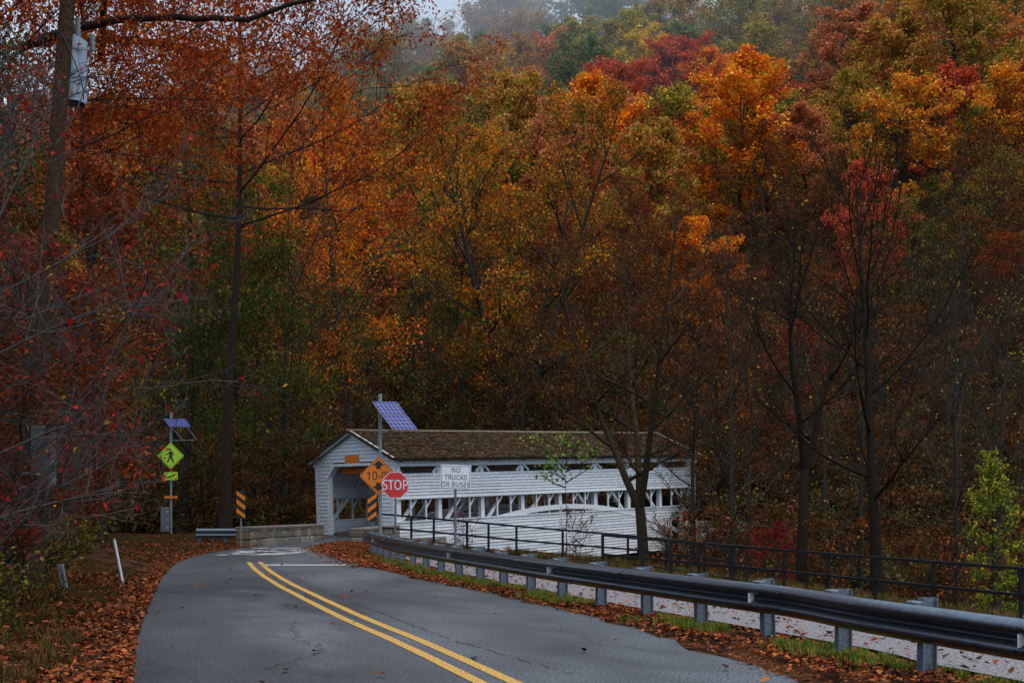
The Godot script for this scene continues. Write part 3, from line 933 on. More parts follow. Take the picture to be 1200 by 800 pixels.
func letters(text: String, high: float, m: Material, parent: Node, where: Vector3, bold := 0.6) -> MeshInstance3D:
	var f := SystemFont.new()
	f.font_names = PackedStringArray(["Droid Sans"])
	var fv := FontVariation.new()
	fv.base_font = f
	fv.variation_embolden = bold * 0.35
	var t := TextMesh.new()
	t.text = text
	t.font = fv
	t.font_size = 96
	t.pixel_size = high / 69.0
	t.depth = 0.004
	t.curve_step = 2.0
	var o := part("lettering", t, m, parent)
	o.position = where
	return o

func sign_board(called: String, parent: Node, where: Vector3, size: Vector2, m: Material, lines: Array, high: float) -> MeshInstance3D:
	var g := Geo.new()
	g.bevel(Vector3.ZERO, Vector3(size.x, size.y, 0.02), 0.004)
	var o := part(called, g, m, parent)
	o.position = where
	for i in lines.size():
		letters(lines[i], high, mats.cabinet_grey, o, Vector3(0, ((lines.size() - 1) / 2.0 - i) * high * 1.55, 0.013))
	return o

# ---------------------------------------------------------------- stone walls
var stone_meshes := []

func make_stones() -> void:
	for i in 8:
		var g := Geo.new()
		var sx := rng.randf_range(0.8, 1.0); var sy := rng.randf_range(0.8, 1.0)
		# rough block with unit size, chamfered and jittered
		g.bevel(Vector3.ZERO, Vector3(sx, sy, 1.0), 0.13, Basis(Vector3.BACK, rng.randf_range(-0.08, 0.08)))
		var shift := {}
		for k in g.v.size():
			var key := g.v[k].snapped(Vector3.ONE * 0.001)
			if not shift.has(key): shift[key] = Vector3(rng.randf_range(-0.06, 0.06), rng.randf_range(-0.06, 0.06), rng.randf_range(-0.05, 0.05))
			g.v[k] += shift[key]
		var tone: Color = [Color(0.20, 0.16, 0.11), Color(0.14, 0.115, 0.09), Color(0.24, 0.21, 0.17), Color(0.17, 0.12, 0.075), Color(0.28, 0.26, 0.23), Color(0.11, 0.10, 0.085), Color(0.22, 0.15, 0.09), Color(0.16, 0.15, 0.14)][i]
		for k in g.c.size(): g.c[k] = tone
		stone_meshes.append(g.mesh())

func stone_wall(called: String, a: Vector2, b: Vector2, y0: float, high: float, thick: float, label: String, cap: bool, size := 0.26) -> void:
	# wall between two (x, d) points whose faces are single stones over a mortar core
	var la := a.distance_to(b)
	var mid := (a + b) / 2.0
	var dir := at(b.x - a.x, 0, b.y - a.y).normalized()
	var o := node(called, at(mid.x, y0, mid.y), label, "wall")
	o.rotation.y = atan2(-dir.z, dir.x)
	var core := Geo.new()
	core.box(Vector3(0, high / 2.0 - 0.1, 0), Vector3(la, high + 0.2, thick - 0.10))
	part("mortar_core", core, mats.mortar, o)
	for side in [1.0, -1.0]:
		var y := 0.0
		while y < high - 0.04:
			var rh := minf(size * rng.randf_range(0.6, 1.1), high - y)
			if high - y - rh < 0.08: rh = high - y
			var x := -la / 2.0
			while x < la / 2.0 - 0.02:
				var w := size * rng.randf_range(0.8, 2.1)
				if la / 2.0 - x - w < 0.14: w = la / 2.0 - x
				var s := part("stone", stone_meshes[rng.randi() % 8], mats.stone, o)
				s.position = Vector3(x + w / 2.0, y + rh / 2.0, side * (thick / 2.0 - 0.05))
				s.scale = Vector3(w * 1.05, rh * 1.08, 0.16)
				if side < 0: s.rotation.y = PI
				x += w
			y += rh
	for e in [-1.0, 1.0]:
		var y := 0.0
		while y < high - 0.05:
			var rh := minf(size * rng.randf_range(0.8, 1.2), high - y)
			var s := part("stone", stone_meshes[rng.randi() % 8], mats.stone, o)
			s.position = Vector3(e * la / 2.0, y + rh / 2.0, 0)
			s.scale = Vector3(0.12, rh * 1.05, thick * 0.9)
			y += rh
	if cap:
		var x := -la / 2.0
		while x < la / 2.0 - 0.02:
			var w := rng.randf_range(0.7, 1.2)
			if la / 2.0 - x - w < 0.4: w = la / 2.0 - x
			var g := Geo.new()
			g.bevel(Vector3.ZERO, Vector3(w - 0.012, 0.09, thick + 0.10), 0.015, Basis.IDENTITY, Color(0.17, 0.145, 0.12) * rng.randf_range(0.8, 1.2))
			var s := part("cap_stone", g, mats.stone, o)
			s.position = Vector3(x + w / 2.0, high + 0.045, 0)
			x += w

func build_walls() -> void:
	rng.seed = 401
	make_stones()
	stone_wall("parapet_wall", Vector2(-9.15, 41.4), Vector2(-7.55, 47.4), -0.05, 0.62, 0.5, "low mixed-stone parapet wall with flat cap left of the bridge portal", true)
	stone_wall("parapet_wall", Vector2(-5.75, 45.4), Vector2(-5.15, 52.4), -0.05, 0.48, 0.6, "short brown stone parapet at the right foot of the bridge portal", true)
	stone_wall("abutment_wall", Vector2(-4.75, 52.7), Vector2(-3.15, 54.7), -2.0, 1.95, 0.5, "rubble stone abutment under the near end of the white bridge", false)
	stone_wall("abutment_wall", Vector2(8.9, 64.6), Vector2(14.2, 63.0), -2.9, 3.45, 0.7, "tan rubble stone abutment under the far end of the bridge", false, 0.34)
	stone_wall("creek_wall", Vector2(14.3, 63.4), Vector2(27.0, 60.0), -2.4, 2.9, 0.5, "long low stone creek wall running right from the far abutment", true, 0.4)

# ---------------------------------------------------------------- guardrails
func rail_profile() -> Array:
	# W-beam section: x outward from the posts, y up from the lower edge
	return [Vector2(0.005, 0.0), Vector2(0.02, 0.012), Vector2(0.078, 0.045), Vector2(0.083, 0.075), Vector2(0.072, 0.10), Vector2(0.012, 0.135), Vector2(0.004, 0.155), Vector2(0.012, 0.175), Vector2(0.072, 0.21), Vector2(0.083, 0.235), Vector2(0.078, 0.265), Vector2(0.02, 0.298), Vector2(0.005, 0.31)]

func sweep_beam(line: Array, y: float, out_sign: float) -> Geo:
	# line: Vector2(x, d) points; closed thin section swept along it
	var pr := rail_profile()
	var sec := []
	for p in pr: sec.append(p)
	for i in range(pr.size() - 1, -1, -1): sec.append(pr[i] - Vector2(0.006, 0))
	var g := Geo.new()
	var m := sec.size()
	for i in line.size():
		var t: Vector2 = (line[mini(i + 1, line.size() - 1)] - line[maxi(i - 1, 0)]).normalized()
		var o := Vector2(-t.y, t.x) * out_sign
		for j in m:
			var q: Vector2 = line[i] + o * sec[j].x
			g.v.append(at(q.x, y + sec[j].y, q.y))
			var a: Vector2 = sec[(j + 1) % m] - sec[(j - 1 + m) % m]
			var nn := Vector2(a.y, -a.x).normalized()
			g.n.append((Vector3(o.x, 0, -o.y) * nn.x + Vector3.UP * nn.y).normalized())
			g.c.append(Color.WHITE)
	for i in line.size() - 1:
		for j in m:
			var a := i * m + j; var b := i * m + (j + 1) % m
			g.ix.append_array([a, b, b + m, a, b + m, a + m])
	g.agree()
	return g

func build_guardrail() -> void:
	rng.seed = 501
	var pts := []
	for p in RAIL_LINE.slice(0, 12): pts.append([p[1], p[0]])
	pts[0] = [6.1, 1.5]
	pts.pop_back()
	pts.append([-4.5, 37.2])
	var line := smooth_line(pts, 0.2)
	var total := 0.0
	var dist := [0.0]
	for i in range(1, line.size()):
		total += line[i].distance_to(line[i - 1]); dist.append(total)
	var where := func(s: float) -> Array:
		var i := 1
		while i < dist.size() - 1 and dist[i] < s: i += 1
		var f: float = (s - dist[i - 1]) / (dist[i] - dist[i - 1])
		return [line[i - 1].lerp(line[i], f), (line[i] - line[i - 1]).normalized()]
	var o := node("guardrail", at(line[0].x, 0, line[0].y), "long dark steel W-beam guardrail on blue-grey posts along the right verge", "guardrail")
	o.position = Vector3.ZERO
	var top := 0.60
	var k := 0
	var s := 0.0
	while s < total - 0.5:
		var seg := []
		var e := minf(s + 3.86, total)
		var q := s
		while q <= e + 0.001:
			var w: Array = where.call(minf(q, total - 0.001))
			var t: Vector2 = w[1]
			seg.append(w[0] + Vector2(-t.y, t.x) * (0.0 if k % 2 else 0.006))
			q += 0.193
		if seg.size() > 2:
			var bm := part("rail_beam", sweep_beam(seg, top - 0.31, 1.0), mats.galvanised, o)
			var w: Array = where.call(minf(s + 0.15, total))
			var t: Vector2 = w[1]
			var outw := at(-t.y, 0, t.x)
			for by in [0.075, 0.235]:
				for bx in [0.0, 0.09]:
					var bg := Geo.new()
					var c: Vector3 = at(w[0].x, top - 0.31 + by, w[0].y) + outw * 0.088 + at(t.x, 0, t.y) * bx
					bg.tube([c, c + outw * 0.012], [0.016, 0.011], 6)
					part("bolt", bg, mats.galvanised, bm)
		s += 3.8
		k += 1
	# posts: C-section steel with a timber-shaped steel block behind the beam
	s = 0.7
	while s < total - 0.2:
		var w: Array = where.call(s)
		var t: Vector2 = w[1]
		var outw := at(-t.y, 0, t.x)
		var b := Basis(at(t.x, 0, t.y), Vector3.UP, at(t.x, 0, t.y).cross(Vector3.UP))
		var lean := Basis(Vector3(outw.x, 0, outw.z).cross(Vector3.UP).normalized(), rng.randf_range(-0.03, 0.03))
		var base: Vector3 = at(w[0].x, 0, w[0].y) - outw * 0.16
		var g := Geo.new()
		var hh := 0.635 + rng.randf_range(-0.02, 0.03)
		g.box(Vector3(0, hh / 2.0 - 0.15, 0), Vector3(0.012, hh + 0.3, 0.13))
		g.box(Vector3(0.0, hh / 2.0 - 0.15, 0.066), Vector3(0.085, hh + 0.3, 0.010))
		g.box(Vector3(0.0, hh / 2.0 - 0.15, -0.066), Vector3(0.085, hh + 0.3, 0.010))
		var po := part("post", g, mats.post_steel, o)
		po.position = base
		po.basis = lean * b
		var bl := Geo.new()
		bl.bevel(Vector3.ZERO, Vector3(0.14, 0.34, 0.085), 0.008)
		var bo := part("offset_block", bl, mats.post_steel, o)
		bo.position = base + outw * 0.118 + Vector3(0, top - 0.145, 0)
		bo.basis = b
		if int(s / 1.32) % 4 == 1:
			var rg := Geo.new()
			var c: Vector3 = at(w[0].x, top - 0.155, w[0].y) + outw * 0.02
			rg.hexa([c + Vector3(0, -0.05, 0), c + outw * 0.07 + Vector3(0, -0.05, 0), c + outw * 0.07 + at(t.x, 0, t.y) * 0.012 + Vector3(0, -0.05, 0), c + at(t.x, 0, t.y) * 0.012 + Vector3(0, -0.05, 0), c + Vector3(0, 0.05, 0), c + outw * 0.07 + Vector3(0, 0.05, 0), c + outw * 0.07 + at(t.x, 0, t.y) * 0.012 + Vector3(0, 0.05, 0), c + at(t.x, 0, t.y) * 0.012 + Vector3(0, 0.05, 0)])
			part("reflector_tab", rg, mats.sign_white, o)
		s += 1.42
	# short old rail at the far left of the bend
	var o2 := node("guardrail", at(-10.4, ground_height(-10.4, 43.0), 43.0), "short dusty blue guardrail beyond the far bend beside the stone wall", "guardrail")
	var l2 := []
	for i in 6: l2.append(Vector2(-0.75 + i * 0.3, 0.0 + i * 0.02))
	part("rail_beam", sweep_beam(l2, 0.22, -1.0), mats.post_steel, o2)
	for i in 4:
		var g := Geo.new()
		g.bevel(Vector3(-0.68 + i * 0.46, 0.22, -0.1), Vector3(0.09, 0.62, 0.10), 0.01)
		part("post", g, mats.post_steel, o2)

# ---------------------------------------------------------------- black pipe fences
func fence(pts: Array, heights: Array, label: String, spacing := 0.0) -> void:
	# pts: Vector2(x, d) of posts; heights: rails above ground
	var o := node("rail_fence", Vector3.ZERO, label, "fence")
	var feet := []
	for p in pts: feet.append(at(p.x, ground_height(p.x, p.y), p.y))
	for i in pts.size():
		var g := Geo.new()
		g.bevel(feet[i] + Vector3(0, heights[0] / 2.0 - 0.2, 0), Vector3(0.075, heights[0] + 0.44, 0.075), 0.01)
		part("post", g, mats.black_steel, o)
		if i < pts.size() - 1:
			for h in heights:
				var r := Geo.new()
				r.bar(feet[i] + Vector3(0, h, 0), feet[i + 1] + Vector3(0, h, 0), 0.06, 0.06)
				part("rail", r, mats.black_steel, o)

func build_fences() -> void:
	fence([Vector2(-4.35, 40.0), Vector2(-3.3, 39.9), Vector2(-2.55, 39.7), Vector2(-1.45, 39.3), Vector2(-0.75, 38.9), Vector2(0.14, 38.3), Vector2(1.6, 38.4), Vector2(3.75, 39.4), Vector2(4.7, 37.0), Vector2(5.5, 34.8), Vector2(6.0, 33.4), Vector2(6.2, 32.2)], [1.12, 0.68, 0.22], "black three-rail pipe fence curving along the path in front of the bridge")
	fence([Vector2(2.25, 30.2), Vector2(3.2, 29.9), Vector2(3.85, 29.6), Vector2(4.5, 29.3), Vector2(5.2, 28.6), Vector2(6.15, 27.5), Vector2(6.9, 26.6), Vector2(7.55, 25.3), Vector2(8.3, 24.0), Vector2(9.2, 22.0), Vector2(10.1, 20.0), Vector2(11.0, 18.0)], [1.1, 0.62], "black two-rail pipe fence running right behind the guardrail")

# ---------------------------------------------------------------- signs
func pole(parent: Node, a: Vector3, b: Vector3, r: float, m: Material, called := "post") -> void:
	var g := Geo.new()
	g.tube([a, b], [r, r], 10)
	part(called, g, m, parent)

func diamond(half: float) -> PackedVector2Array:
	var p := PackedVector2Array()
	var r := 0.06
	for i in 4:
		var c := Vector2(0, half - r * 1.2).rotated(-PI / 2.0 * i)
		for j in [-1, 0, 1]: p.append(c + Vector2(0, r).rotated(-PI / 2.0 * i - j * 0.6))
	return p

func ring(outer: PackedVector2Array, k: float, inset: float, m: Material, parent: Node, z: float) -> void:
	# thin printed border just inside an outline
	var g := Geo.new()
	for i in outer.size():
		var a := outer[i] * inset; var b := outer[(i + 1) % outer.size()] * inset
		g.fix(Vector3(a.x, a.y, z), Vector3(b.x, b.y, z), Vector3(b.x * k, b.y * k, z), Vector3(a.x * k, a.y * k, z), Vector3(0, 0, z - 1.0), Color.WHITE)
	part("border", g, m, parent)

func shape_plate(called: String, poly: PackedVector2Array, z0: float, z1: float, m: Material, parent: Node, where := Vector3.ZERO) -> MeshInstance3D:
	var g := Geo.new()
	g.plate(poly, z0, z1)
	var o := part(called, g, m, parent)
	o.position = where
	return o

func solar_panel(parent: Node, corner: Vector3, across: Vector3, down: Vector3, cols: int, rows: int) -> void:
	# frame, cells and struts; corner is the upper left
	var nn := across.cross(down).normalized()
	if nn.y < 0: nn = -nn
	var o := Node3D.new(); o.name = "solar_panel"; parent.add_child(o, true)
	var fr := Geo.new()
	var p := [corner, corner + down, corner + down + across, corner + across]
	fr.hexa([p[0], p[1], p[2], p[3], p[0] + nn * 0.035, p[1] + nn * 0.035, p[2] + nn * 0.035, p[3] + nn * 0.035])
	part("frame", fr, mats.panel_line, o)
	for i in cols:
		for j in rows:
			var g := Geo.new()
			var c: Vector3 = corner + across * ((i + 0.06) / cols) + down * ((j + 0.06) / rows) + nn * 0.037
			var a := across * (0.88 / cols); var d := down * (0.88 / rows)
			g.hexa([c, c + d, c + d + a, c + a, c + nn * 0.004, c + d + nn * 0.004, c + d + a + nn * 0.004, c + a + nn * 0.004])
			part("cell", g, mats.panel_blue, o)

func arrow(up: float) -> PackedVector2Array:
	var p := PackedVector2Array()
	for q in [[0, 0.15], [0.17, 0.0], [0.07, 0.0], [0.07, -0.10], [-0.07, -0.10], [-0.07, 0.0], [-0.17, 0.0]]: p.append(Vector2(q[0], q[1] * up))
	return p

func object_marker(where: Vector3, slope: float, label: String, top: float) -> void:
	var o := node("object_marker", where, label, "marker sign")
	pole(o, Vector3(0, -0.3, -0.02), Vector3(0, top - 0.1, -0.02), 0.022, mats.pole_steel)
	var g := Geo.new()
	g.bevel(Vector3(0, top - 0.46, 0.01), Vector3(0.30, 0.92, 0.012), 0.004)
	var pn := part("panel", g, mats.sign_black, o)
	for i in 3:
		var c := top - 0.16 - i * 0.30
		var h := 0.15
		var p := PackedVector2Array([Vector2(-0.145, c - h / 2.0 + slope * 0.11), Vector2(-0.145, c + h / 2.0 + slope * 0.11), Vector2(0.145, c + h / 2.0 - slope * 0.11), Vector2(0.145, c - h / 2.0 - slope * 0.11)])
		for k in 4: p[k].y = clampf(p[k].y, top - 0.915, top - 0.005)
		shape_plate("stripe", p, 0.0165, 0.020, mats.sign_orange, pn)

func build_signs() -> void:
	# stop sign
	var s := node("stop_sign", at(-3.26, ground_height(-3.26, 34.0), 34.0), "red octagonal STOP sign on a thin steel post before the bridge", "stop sign", "", 0.08)
	var gy := ground_height(-3.26, 34.0)
	var cy := 1.97 - gy
	pole(s, Vector3(0, -0.3, -0.03), Vector3(0, cy - 0.2, -0.03), 0.03, mats.post_steel)
	var oct := PackedVector2Array()
	for i in 8: oct.append(Vector2(0.40, 0).rotated(PI / 8.0 + i * PI / 4.0))
	var face := shape_plate("panel", oct, -0.008, 0.004, mats.sign_red, s, Vector3(0, cy, 0))
	ring(oct, 0.955, 0.985, mats.sign_white, face, 0.006)
	letters("STOP", 0.27, mats.sign_white, face, Vector3(0, 0, 0.007), 0.5).scale = Vector3(0.82, 1.0, 1.0)
	# clearance diamond with solar panels
	var gx := ground_height(-3.85, 35.5)
	var c := node("clearance_sign_pole", at(-3.85, gx, 35.5), "tall steel pole with orange 10-0 clearance diamond and two blue solar panels", "sign pole")
	pole(c, Vector3(0, -0.3, -0.06), Vector3(0, 4.65 - gx, -0.06), 0.055, mats.pole_steel, "pole")
	var dm := diamond(0.56)
	var dp := shape_plate("diamond_panel", dm, -0.006, 0.006, mats.sign_orange, c, Vector3(-0.04, 2.26 - gx, 0.02))
	ring(dm, 0.965, 0.95, mats.sign_black, dp, 0.008)
	letters("10-0\"", 0.235, mats.sign_black, dp, Vector3(0.0, 0, 0.009), 0.7).scale = Vector3(0.92, 1.0, 1.0)
	shape_plate("arrow", arrow(1.0), 0.007, 0.011, mats.sign_black, dp, Vector3(0, 0.30, 0))
	shape_plate("arrow", arrow(-1.0), 0.007, 0.011, mats.sign_black, dp, Vector3(0, -0.30, 0))
	solar_panel(c, Vector3(-0.22, 4.40 - gx, 0.0), Vector3(0.70, 0.0, -0.12), Vector3(0.29, -0.40, 0.30), 6, 4)
	solar_panel(c, Vector3(0.10, 3.98 - gx, 0.33), Vector3(0.70, 0.0, -0.12), Vector3(0.33, -0.42, 0.30), 6, 4)
	var br := Geo.new()
	br.bar(Vector3(0, 4.1 - gx, -0.03), Vector3(0.30, 4.12 - gx, 0.16), 0.04, 0.04)
	br.bar(Vector3(0, 3.5 - gx, -0.03), Vector3(0.55, 3.62 - gx, 0.40), 0.04, 0.04)
	part("panel_bracket", br, mats.pole_steel, c)
	# no trucks or buses
	var gn := ground_height(-1.39, 30.0)
	var nt := node("weight_limit_sign", at(-1.39, gn, 30.0), "pale rectangular NO TRUCKS OR BUSES sign on a post before the bridge", "sign", "", 0.22)
	pole(nt, Vector3(0, -0.3, -0.03), Vector3(0, 2.2 - gn, -0.03), 0.032, mats.post_steel)
	var nb := sign_board("panel", nt, Vector3(0, 2.10 - gn, 0.012), Vector2(0.76, 0.60), mats.sign_white, ["NO", "TRUCKS", "OR BUSES"], 0.115)
	nb.rotation.z = -0.03
	var bd := Geo.new()
	for q in [[0.0, 0.275, 0.71, 0.012], [0.0, -0.275, 0.71, 0.012], [0.352, 0.0, 0.012, 0.55], [-0.352, 0.0, 0.012, 0.55]]: bd.box(Vector3(q[0], q[1], 0.0115), Vector3(q[2], q[3], 0.003))
	part("border", bd, mats.cabinet_grey, nb)
	# pedestrian crossing beacon on the left
	var gp := ground_height(-14.3, 51.0)
	var p := node("crossing_beacon_pole", at(-14.3, gp, 51.0), "steel pole with lime walking-person diamond and solar panel in the leaves", "sign pole")
	pole(p, Vector3(0, -0.3, -0.06), Vector3(0, 5.3 - gp, -0.06), 0.05, mats.pole_steel, "pole")
	var d2 := diamond(0.56)
	var pd := shape_plate("diamond_panel", d2, -0.006, 0.006, mats.sign_lime, p, Vector3(0, 3.45 - gp, 0.02))
	ring(d2, 0.965, 0.95, mats.sign_black, pd, 0.008)
	var figure := PackedVector2Array()
	for q in [[-0.03, 0.20], [0.05, 0.20], [0.10, 0.14], [0.16, 0.03], [0.13, 0.01], [0.07, 0.10], [0.07, -0.02], [0.10, -0.14], [0.15, -0.27], [0.09, -0.28], [0.03, -0.14], [0.0, -0.07], [-0.04, -0.17], [-0.11, -0.29], [-0.16, -0.26], [-0.10, -0.15], [-0.05, 0.0], [-0.05, 0.10], [-0.11, 0.05], [-0.18, 0.02], [-0.19, 0.05], [-0.12, 0.09]]: figure.append(Vector2(q[0], q[1]))
	shape_plate("walking_figure", figure, 0.007, 0.011, mats.sign_black, pd)
	var head := PackedVector2Array()
	for i in 10: head.append(Vector2(-0.03, 0.265) + Vector2(0.05, 0).rotated(i * TAU / 10.0))
	shape_plate("figure_head", head, 0.007, 0.011, mats.sign_black, pd)
	var ap := sign_board("arrow_plaque", p, Vector3(0.02, 2.60 - gp, 0.02), Vector2(0.56, 0.34), mats.sign_lime, [], 0.1)
	var aw := PackedVector2Array()
	for q in [[-0.20, 0.09], [-0.06, 0.06], [-0.10, 0.02], [0.20, -0.04], [0.18, -0.09], [-0.02, -0.04], [-0.15, 0.01]]: aw.append(Vector2(-q[0], q[1]))
	shape_plate("arrow", aw, 0.011, 0.014, mats.sign_black, ap)
	sign_board("beacon_bar", p, Vector3(0.02, 1.72 - gp, 0.03), Vector2(0.56, 0.11), mats.sign_orange, [], 0.1)
	var cb := Geo.new()
	cb.bevel(Vector3(-0.22, 0.78 - gp, -0.04), Vector3(0.36, 1.02, 0.26), 0.015)
	var cab := part("cabinet", cb, mats.cabinet_grey, p)
	for i in 3:
		var hg := Geo.new()
		hg.bevel(Vector3(-0.10, 0.45 - gp + i * 0.33, 0.10), Vector3(0.04, 0.05, 0.02), 0.004)
		part("hinge", hg, mats.sign_white, cab)
	solar_panel(p, Vector3(-0.30, 4.99 - gp, -0.05), Vector3(0.86, 0.0, -0.1), Vector3(0.34, -0.36, 0.34), 7, 4)
	var st := Geo.new()
	st.bar(Vector3(0.12, 4.62 - gp, 0.26), Vector3(0.5, 4.13 - gp, 0.0), 0.025, 0.025)
	st.bar(Vector3(0.75, 4.62 - gp, 0.2), Vector3(1.1, 4.13 - gp, 0.0), 0.025, 0.025)
	st.bar(Vector3(0, 4.10 - gp, -0.05), Vector3(1.12, 4.12 - gp, -0.02), 0.03, 0.03)
	part("panel_bracket", st, mats.pole_steel, p)
	object_marker(at(-9.02, 0.0, 40.5), 1.0, "orange and black striped object marker at the left stone wall's end", 1.88)
	object_marker(at(-4.62, ground_height(-4.62, 40.2), 40.2), -1.0, "orange and black striped object marker behind the clearance sign pole", 1.78 - ground_height(-4.62, 40.2))
	# leaning delineator and a weathered stub on the left bank
	var dl := node("delineator_post", at(-7.02, ground_height(-7.02, 22.0), 22.0), "thin white roadside post leaning left in the weeds", "post")
	pole(dl, Vector3(0.03, -0.2, 0), Vector3(-0.17, 0.80, 0), 0.024, mats.sign_white)
	var cap := Geo.new()
	cap.tube([Vector3(-0.17, 0.80, 0), Vector3(-0.176, 0.83, 0)], [0.028, 0.022], 10)
	part("cap", cap, mats.cabinet_grey, dl)
	var stub := node("weathered_stub", at(-6.85, ground_height(-6.85, 18.6), 18.6), "short weathered grey timber stub leaning in the bank grass", "post")
	var sg := Geo.new()
	sg.bevel(Vector3(0, 0.12, 0), Vector3(0.10, 0.62, 0.06), 0.012, Basis(Vector3.BACK, 0.18))
	part("stub", sg, mats.cabinet_grey, stub)

func build_utility_pole() -> void:
	var g0 := ground_height(-7.05, 17.5)
	var o := node("utility_pole", at(-7.05, g0, 17.5), "leaning brown wooden utility pole at the left with transformer and grey box", "utility pole")
	var a := Vector3(0, -0.4, 0); var b := Vector3(0.86, 11.2, 0.0)
	var g := Geo.new()
	var pts := []; var rs := []
	for i in 9: pts.append(a.lerp(b, i / 8.0)); rs.append(lerpf(0.13, 0.10, i / 8.0))
	g.tube(pts, rs, 14)
	part("pole", g, mats.pole_wood, o)
	var tk := Node3D.new(); tk.name = "transformer"; o.add_child(tk)
	var base := Vector3(0.60, 7.15, -0.36)
	var tg := Geo.new()
	tg.tube([base, base + Vector3(0, 0.04, 0), base + Vector3(0, 0.86, 0), base + Vector3(0, 0.90, 0), base + Vector3(0, 0.97, 0)], [0.18, 0.205, 0.205, 0.215, 0.11], 20)
	part("tank", tg, mats.tank_paint, tk)
	for q in [[-0.08, 0.0], [0.09, 0.04]]:
		var ig := Geo.new()
		var c := base + Vector3(q[0], 0.95, q[1])
		var ip := []; var ir := []
		for i in 9: ip.append(c + Vector3(0, 0.035 * i, 0)); ir.append(0.055 if i % 2 else 0.032)
		ig.tube(ip, ir, 10)
		part("bushing", ig, mats.porcelain, tk)
	var ag := Geo.new()
	var ac := base + Vector3(0.34, 0.72, 0.12)
	var app := []; var arr := []
	for i in 7: app.append(ac + Vector3(0, 0.04 * i, 0)); arr.append(0.045 if i % 2 else 0.028)
	ag.tube(app, arr, 10)
	part("arrester", ag, mats.porcelain, tk)
	var bg := Geo.new()
	bg.bar(base + Vector3(0.0, 0.75, 0.2), ac + Vector3(0, 0.02, 0), 0.03, 0.03)
	bg.box(base + Vector3(-0.08, 0.2, 0.26), Vector3(0.16, 0.06, 0.16))
	bg.box(base + Vector3(-0.08, 0.7, 0.26), Vector3(0.16, 0.06, 0.16))
	part("bracket", bg, mats.pole_steel, tk)
	var wg := Geo.new()
	for w in [[ac + Vector3(0, 0.2, 0), Vector3(0.56, 6.4, 0.17)], [base + Vector3(0.2, 0.02, 0.1), Vector3(0.62, 8.0, 0.15)], [base + Vector3(-0.08, 1.25, 0), Vector3(0.72, 9.2, 0.13)]]:
		var p2 := []
		for i in 9:
			var q: Vector3 = w[0].lerp(w[1], i / 8.0)
			p2.append(q + Vector3(0.1, -0.12, 0) * sin(PI * i / 8.0))
		var r2 := []
		for i in 9: r2.append(0.009)
		wg.tube(p2, r2, 5)
	part("wire", wg, mats.wire, o)
	var cg := Geo.new()
	cg.bevel(Vector3(0.34, 1.95 - g0 + 0.18, 0.06), Vector3(0.30, 0.84, 0.20), 0.015)
	part("meter_box", cg, mats.cabinet_grey, o)
	var sg := Geo.new()
	sg.bar(Vector3(-0.05, 1.72, 0.14), Vector3(0.3, 1.72, 0.10), 0.03, 0.03)
	sg.bar(Vector3(-0.05, 1.52, 0.14), Vector3(0.3, 1.52, 0.10), 0.03, 0.03)
	part("strap", sg, mats.pole_steel, o)

